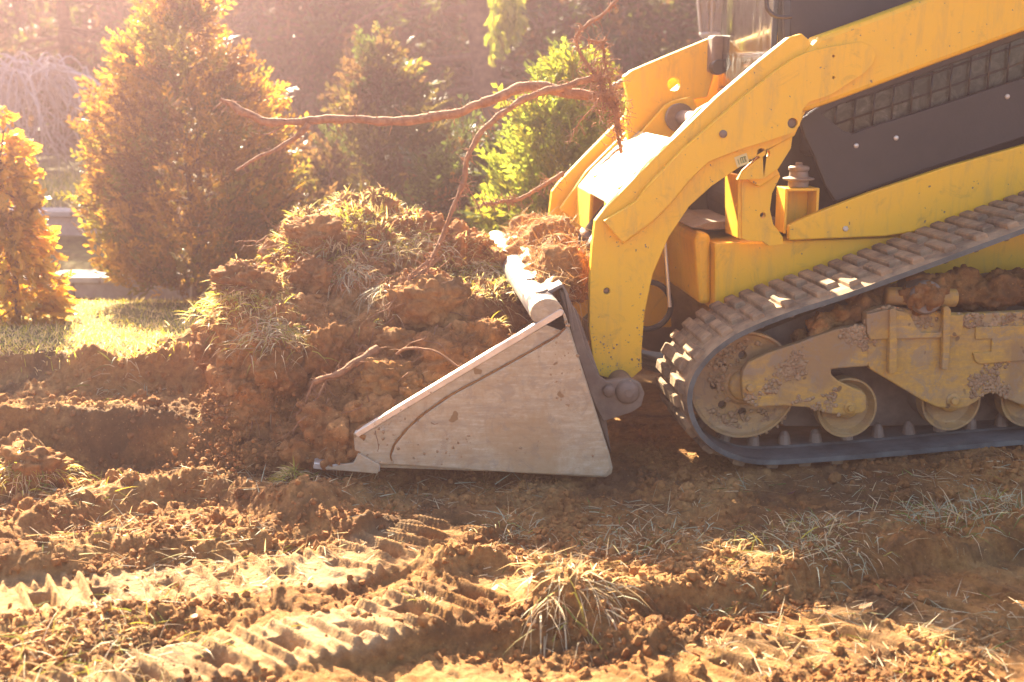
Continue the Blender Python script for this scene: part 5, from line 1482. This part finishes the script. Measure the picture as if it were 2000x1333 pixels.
# far wood: one mass
n = 30000
l_ = rng.uniform(-14, 14, n); d_ = rng.uniform(15.5, 22, n); z_ = 4.6*rng.random(n)**1.15
x_ = l_*math.cos(YAW)+d_*math.sin(YAW); y_ = CAM_Y-l_*math.sin(YAW)+d_*math.cos(YAW)
top = 3.6+1.0*fbm(x_*0.5, y_*0.5, s=300)
ok = (z_ < top) & (fbm(x_*0.8, y_*0.8, z_*0.8, 3, s=301) > -0.22)
P = np.stack([x_, y_, z_+0.55], 1)[ok]; n = len(P)
cols = np.array([DKG, MIDG, BRN])[rng.choice(3, n, p=[.55, .2, .25])]*(0.6+0.7*rng.random((n, 1)))
fw = sprays('woodland', P, rng.normal(size=(n, 3))+np.array([0, 0, -0.3]), rng.uniform(0.4, 0.8, n), cols, SP2, None)
tag(fw, 'dense dark wood closing the view behind the garden trees', 'woodland', kind='stuff')

# weeping tree with bare hanging twigs
wb = gp(25, 9.6)
wt = empty('weeping_tree', tuple(wb), label='bare weeping tree with pale hanging twigs behind the slim golden thuja', cat='tree')
topz = at_d(25, 170, 9.6)[2]
tubes('trunk', [(np.array([wb+np.array([0, 0, -0.1]), wb+np.array([0.03, 0, .4]), wb+np.array([-0.02, 0, .8]), np.array([wb[0]+0.02, wb[1], topz])]), np.array([.06, .05, .045, .03]))], M['pale_bark'], wt, 10)
L = []; B = []
for k in range(22):
    a = rng.uniform(0, 2*math.pi) if k > 6 else rng.uniform(-0.5, 0.5); r = rng.uniform(0.35, 1.05)
    p0 = np.array([wb[0]+0.02, wb[1], topz-0.05*rng.random()]); o_ = np.array([math.cos(a)*r, math.sin(a)*r*0.7, 0])
    pts_ = catmull([p0, p0+o_*0.3+np.array([0, 0, 0.12]), p0+o_*0.7+np.array([0, 0, 0.05+0.1*rng.random()]), p0+o_+np.array([0, 0, -0.12])], 6)
    B.append((pts_, np.linspace(0.026, 0.009, len(pts_))))
    for j in range(7):
        i = rng.integers(2, len(pts_)); s = pts_[i]; aa = rng.uniform(0, 6.28); q = rng.uniform(0.08, 0.42)
        v = np.array([math.cos(aa), math.sin(aa), 0])*q
        ln = rng.uniform(0.15, 0.8)
        tw = catmull([s, s+v*0.5+np.array([0, 0, 0.14*rng.random()]), s+v+np.array([0, 0, -0.2*ln]), s+v*1.15+rng.normal(size=3)*0.07+np.array([0, 0, -0.65*ln]), s+v*1.1+rng.normal(size=3)*0.12+np.array([0, 0, -ln])], 4)
        tw[:, 2] = np.maximum(tw[:, 2], wb[2]+0.02)
        L.append((tw, np.linspace(0.0075, 0.003, len(tw))))
tubes('branches', B, M['pale_bark'], wt, 7)
tubes('twigs', L, M['pale_bark'], wt, 4)['kind'] = 'stuff'

# two low garden walls with pale capstones
def garden_wall(d, ztop, hgt, label, nst, l0, l1, caps_w):
    e = empty('garden_wall', tuple(gp(200, d)), label=label, cat='wall')
    ln = (l1-l0)/nst
    for k in range(nst):
        a = l0+k*ln; w_ = ln*0.985
        for row in range(2):
            sh = 0 if row == 0 else ln*0.5
            z0 = ztop-0.035-hgt+row*hgt/2; z1 = z0+hgt/2-0.006
            bm = bmesh.new(); box_bm(bm, a+sh+0.004, a+sh+w_, 0, 0.16+0.012*rng.random(), z0, z1)
            j = rng.uniform(-0.012, 0.012)
            for v in bm.verts:
                l, dd_ = v.co.x, v.co.y+d+j
                v.co.x = l*math.cos(YAW)+dd_*math.sin(YAW); v.co.y = CAM_Y-l*math.sin(YAW)+dd_*math.cos(YAW)
            bm_obj('stone', bm, M['stone'], e, bevel=0.008)
        bm = bmesh.new(); box_bm(bm, a+0.003, a+w_, -0.03, caps_w, ztop-0.038, ztop+rng.uniform(-0.003, 0.004))
        for v in bm.verts:
            l, dd_ = v.co.x, v.co.y+d
            v.co.x = l*math.cos(YAW)+dd_*math.sin(YAW); v.co.y = CAM_Y-l*math.sin(YAW)+dd_*math.cos(YAW)
        bm_obj('capstone', bm, M['cap'], e, bevel=0.006)
garden_wall(7.40, 0.125, 0.22, 'lower garden wall with a pale stone cap behind the big thuja', 12, -3.4, 0.6, 0.26)
garden_wall(8.30, 0.415, 0.28, 'upper garden wall with a bright stone cap below the weeping tree', 12, -4.0, 0.6, 0.22)
# sunlit grass above the upper wall
n = 5000
l_ = rng.uniform(-4.2, -1.2, n); d_ = rng.uniform(8.55, 9.9, n)
x_ = l_*math.cos(YAW)+d_*math.sin(YAW); y_ = CAM_Y-l_*math.sin(YAW)+d_*math.cos(YAW)
blades('terrace_grass', np.stack([x_, y_, gz(x_, y_)], 1), rand_dir(n, 0.9, 0.4), rng.uniform(0.05, 0.14, n), rng.uniform(0.006, 0.012, n), rng.uniform(0.1, 0.5, n), mixcol(n, [YGR, GRN, DRY], [.5, .2, .3]), M['grass'], label='tall sunlit grass above the upper garden wall', cat='grass', kind='stuff')

# garden lantern on a post
lb = gp(1378, 7.4); lz = at_d(1378, 64, 7.4)[2]
lamp = empty('garden_lantern', tuple(lb), label='glass garden lantern on a post left of the cab', cat='lantern')
bm = bmesh.new(); lathe_bm(bm, (lb[0], lb[1], lb[2]-0.05), (0, 0, 1), [(0, 0.05), (0.12, 0.05), (0.14, 0.028), (lz-lb[2]-0.03, 0.024), (lz-lb[2]+0.0, 0.03), (lz-lb[2]+0.03, 0.06), (lz-lb[2]+0.05, 0.066)], 20)
bm_obj('post', bm, M['cap'], lamp, True)
NSD = 6
zb, zt = lz+0.002, lz+0.30
for k in range(NSD):
    a0, a1 = 2*math.pi*k/NSD+0.3, 2*math.pi*(k+1)/NSD+0.3
    q = [np.array([lb[0]+r*math.cos(a), lb[1]+r*math.sin(a), z]) for r, a, z in ((0.066, a0, zb), (0.066, a1, zb), (0.105, a1, zt), (0.105, a0, zt))]
    tubes('frame_bar', [(np.array([q[0], q[3]]), 0.007)], M['cap'], lamp, 6)
    tubes('frame_bar', [(np.array([q[3], q[2]]), 0.008)], M['cap'], lamp, 6)
    bm = bmesh.new(); f = [bm.verts.new(v) for v in q]; bm.faces.new(f)
    po = bm_obj('glass_pane', bm, M['glass'], lamp); sm = po.modifiers.new('t', 'SOLIDIFY'); sm.thickness = 0.003
bm = bmesh.new(); lathe_bm(bm, (lb[0], lb[1], zt+0.003), (0, 0, 1), [(0, 0.125), (0.012, 0.125), (0.05, 0.09), (0.11, 0.05), (0.14, 0.018), (0.18, 0.012), (0.19, 0.002)], 18)
bm_obj('roof', bm, M['cap'], lamp, True)
bm = bmesh.new(); lathe_bm(bm, (lb[0], lb[1], zb), (0, 0, 1), [(0, 0.012), (0.10, 0.012), (0.12, 0.022), (0.16, 0.026), (0.20, 0.012)], 14)
m_, nt_, N_, L_, b_ = mat_new('lamp_bulb'); b_.inputs['Base Color'].default_value = (0.8, 0.76, 0.68, 1); b_.inputs['Roughness'].default_value = 0.3
bm_obj('bulb', bm, m_, lamp, True)

# ================================================================== dusty sunlit air
bm = bmesh.new(); box_bm(bm, -75, 75, -35, 95, -2.0, 5.6)
m, nt, Nn_, L_, bs = mat_new('sunlit_dust')
Nn_.remove(bs)
pv = nd(nt, 'ShaderNodeVolumePrincipled')
pv.inputs['Color'].default_value = (1.0, 0.68, 0.73, 1)
pv.inputs['Density'].default_value = HAZE
pv.inputs['Anisotropy'].default_value = 0.81
L_.new(pv.outputs[0], Nn_['Material Output'].inputs['Volume'])
hz_ = bm_obj('haze', bm, m)
tag(hz_, 'sunlit dusty air over the whole site', 'haze', kind='stuff')
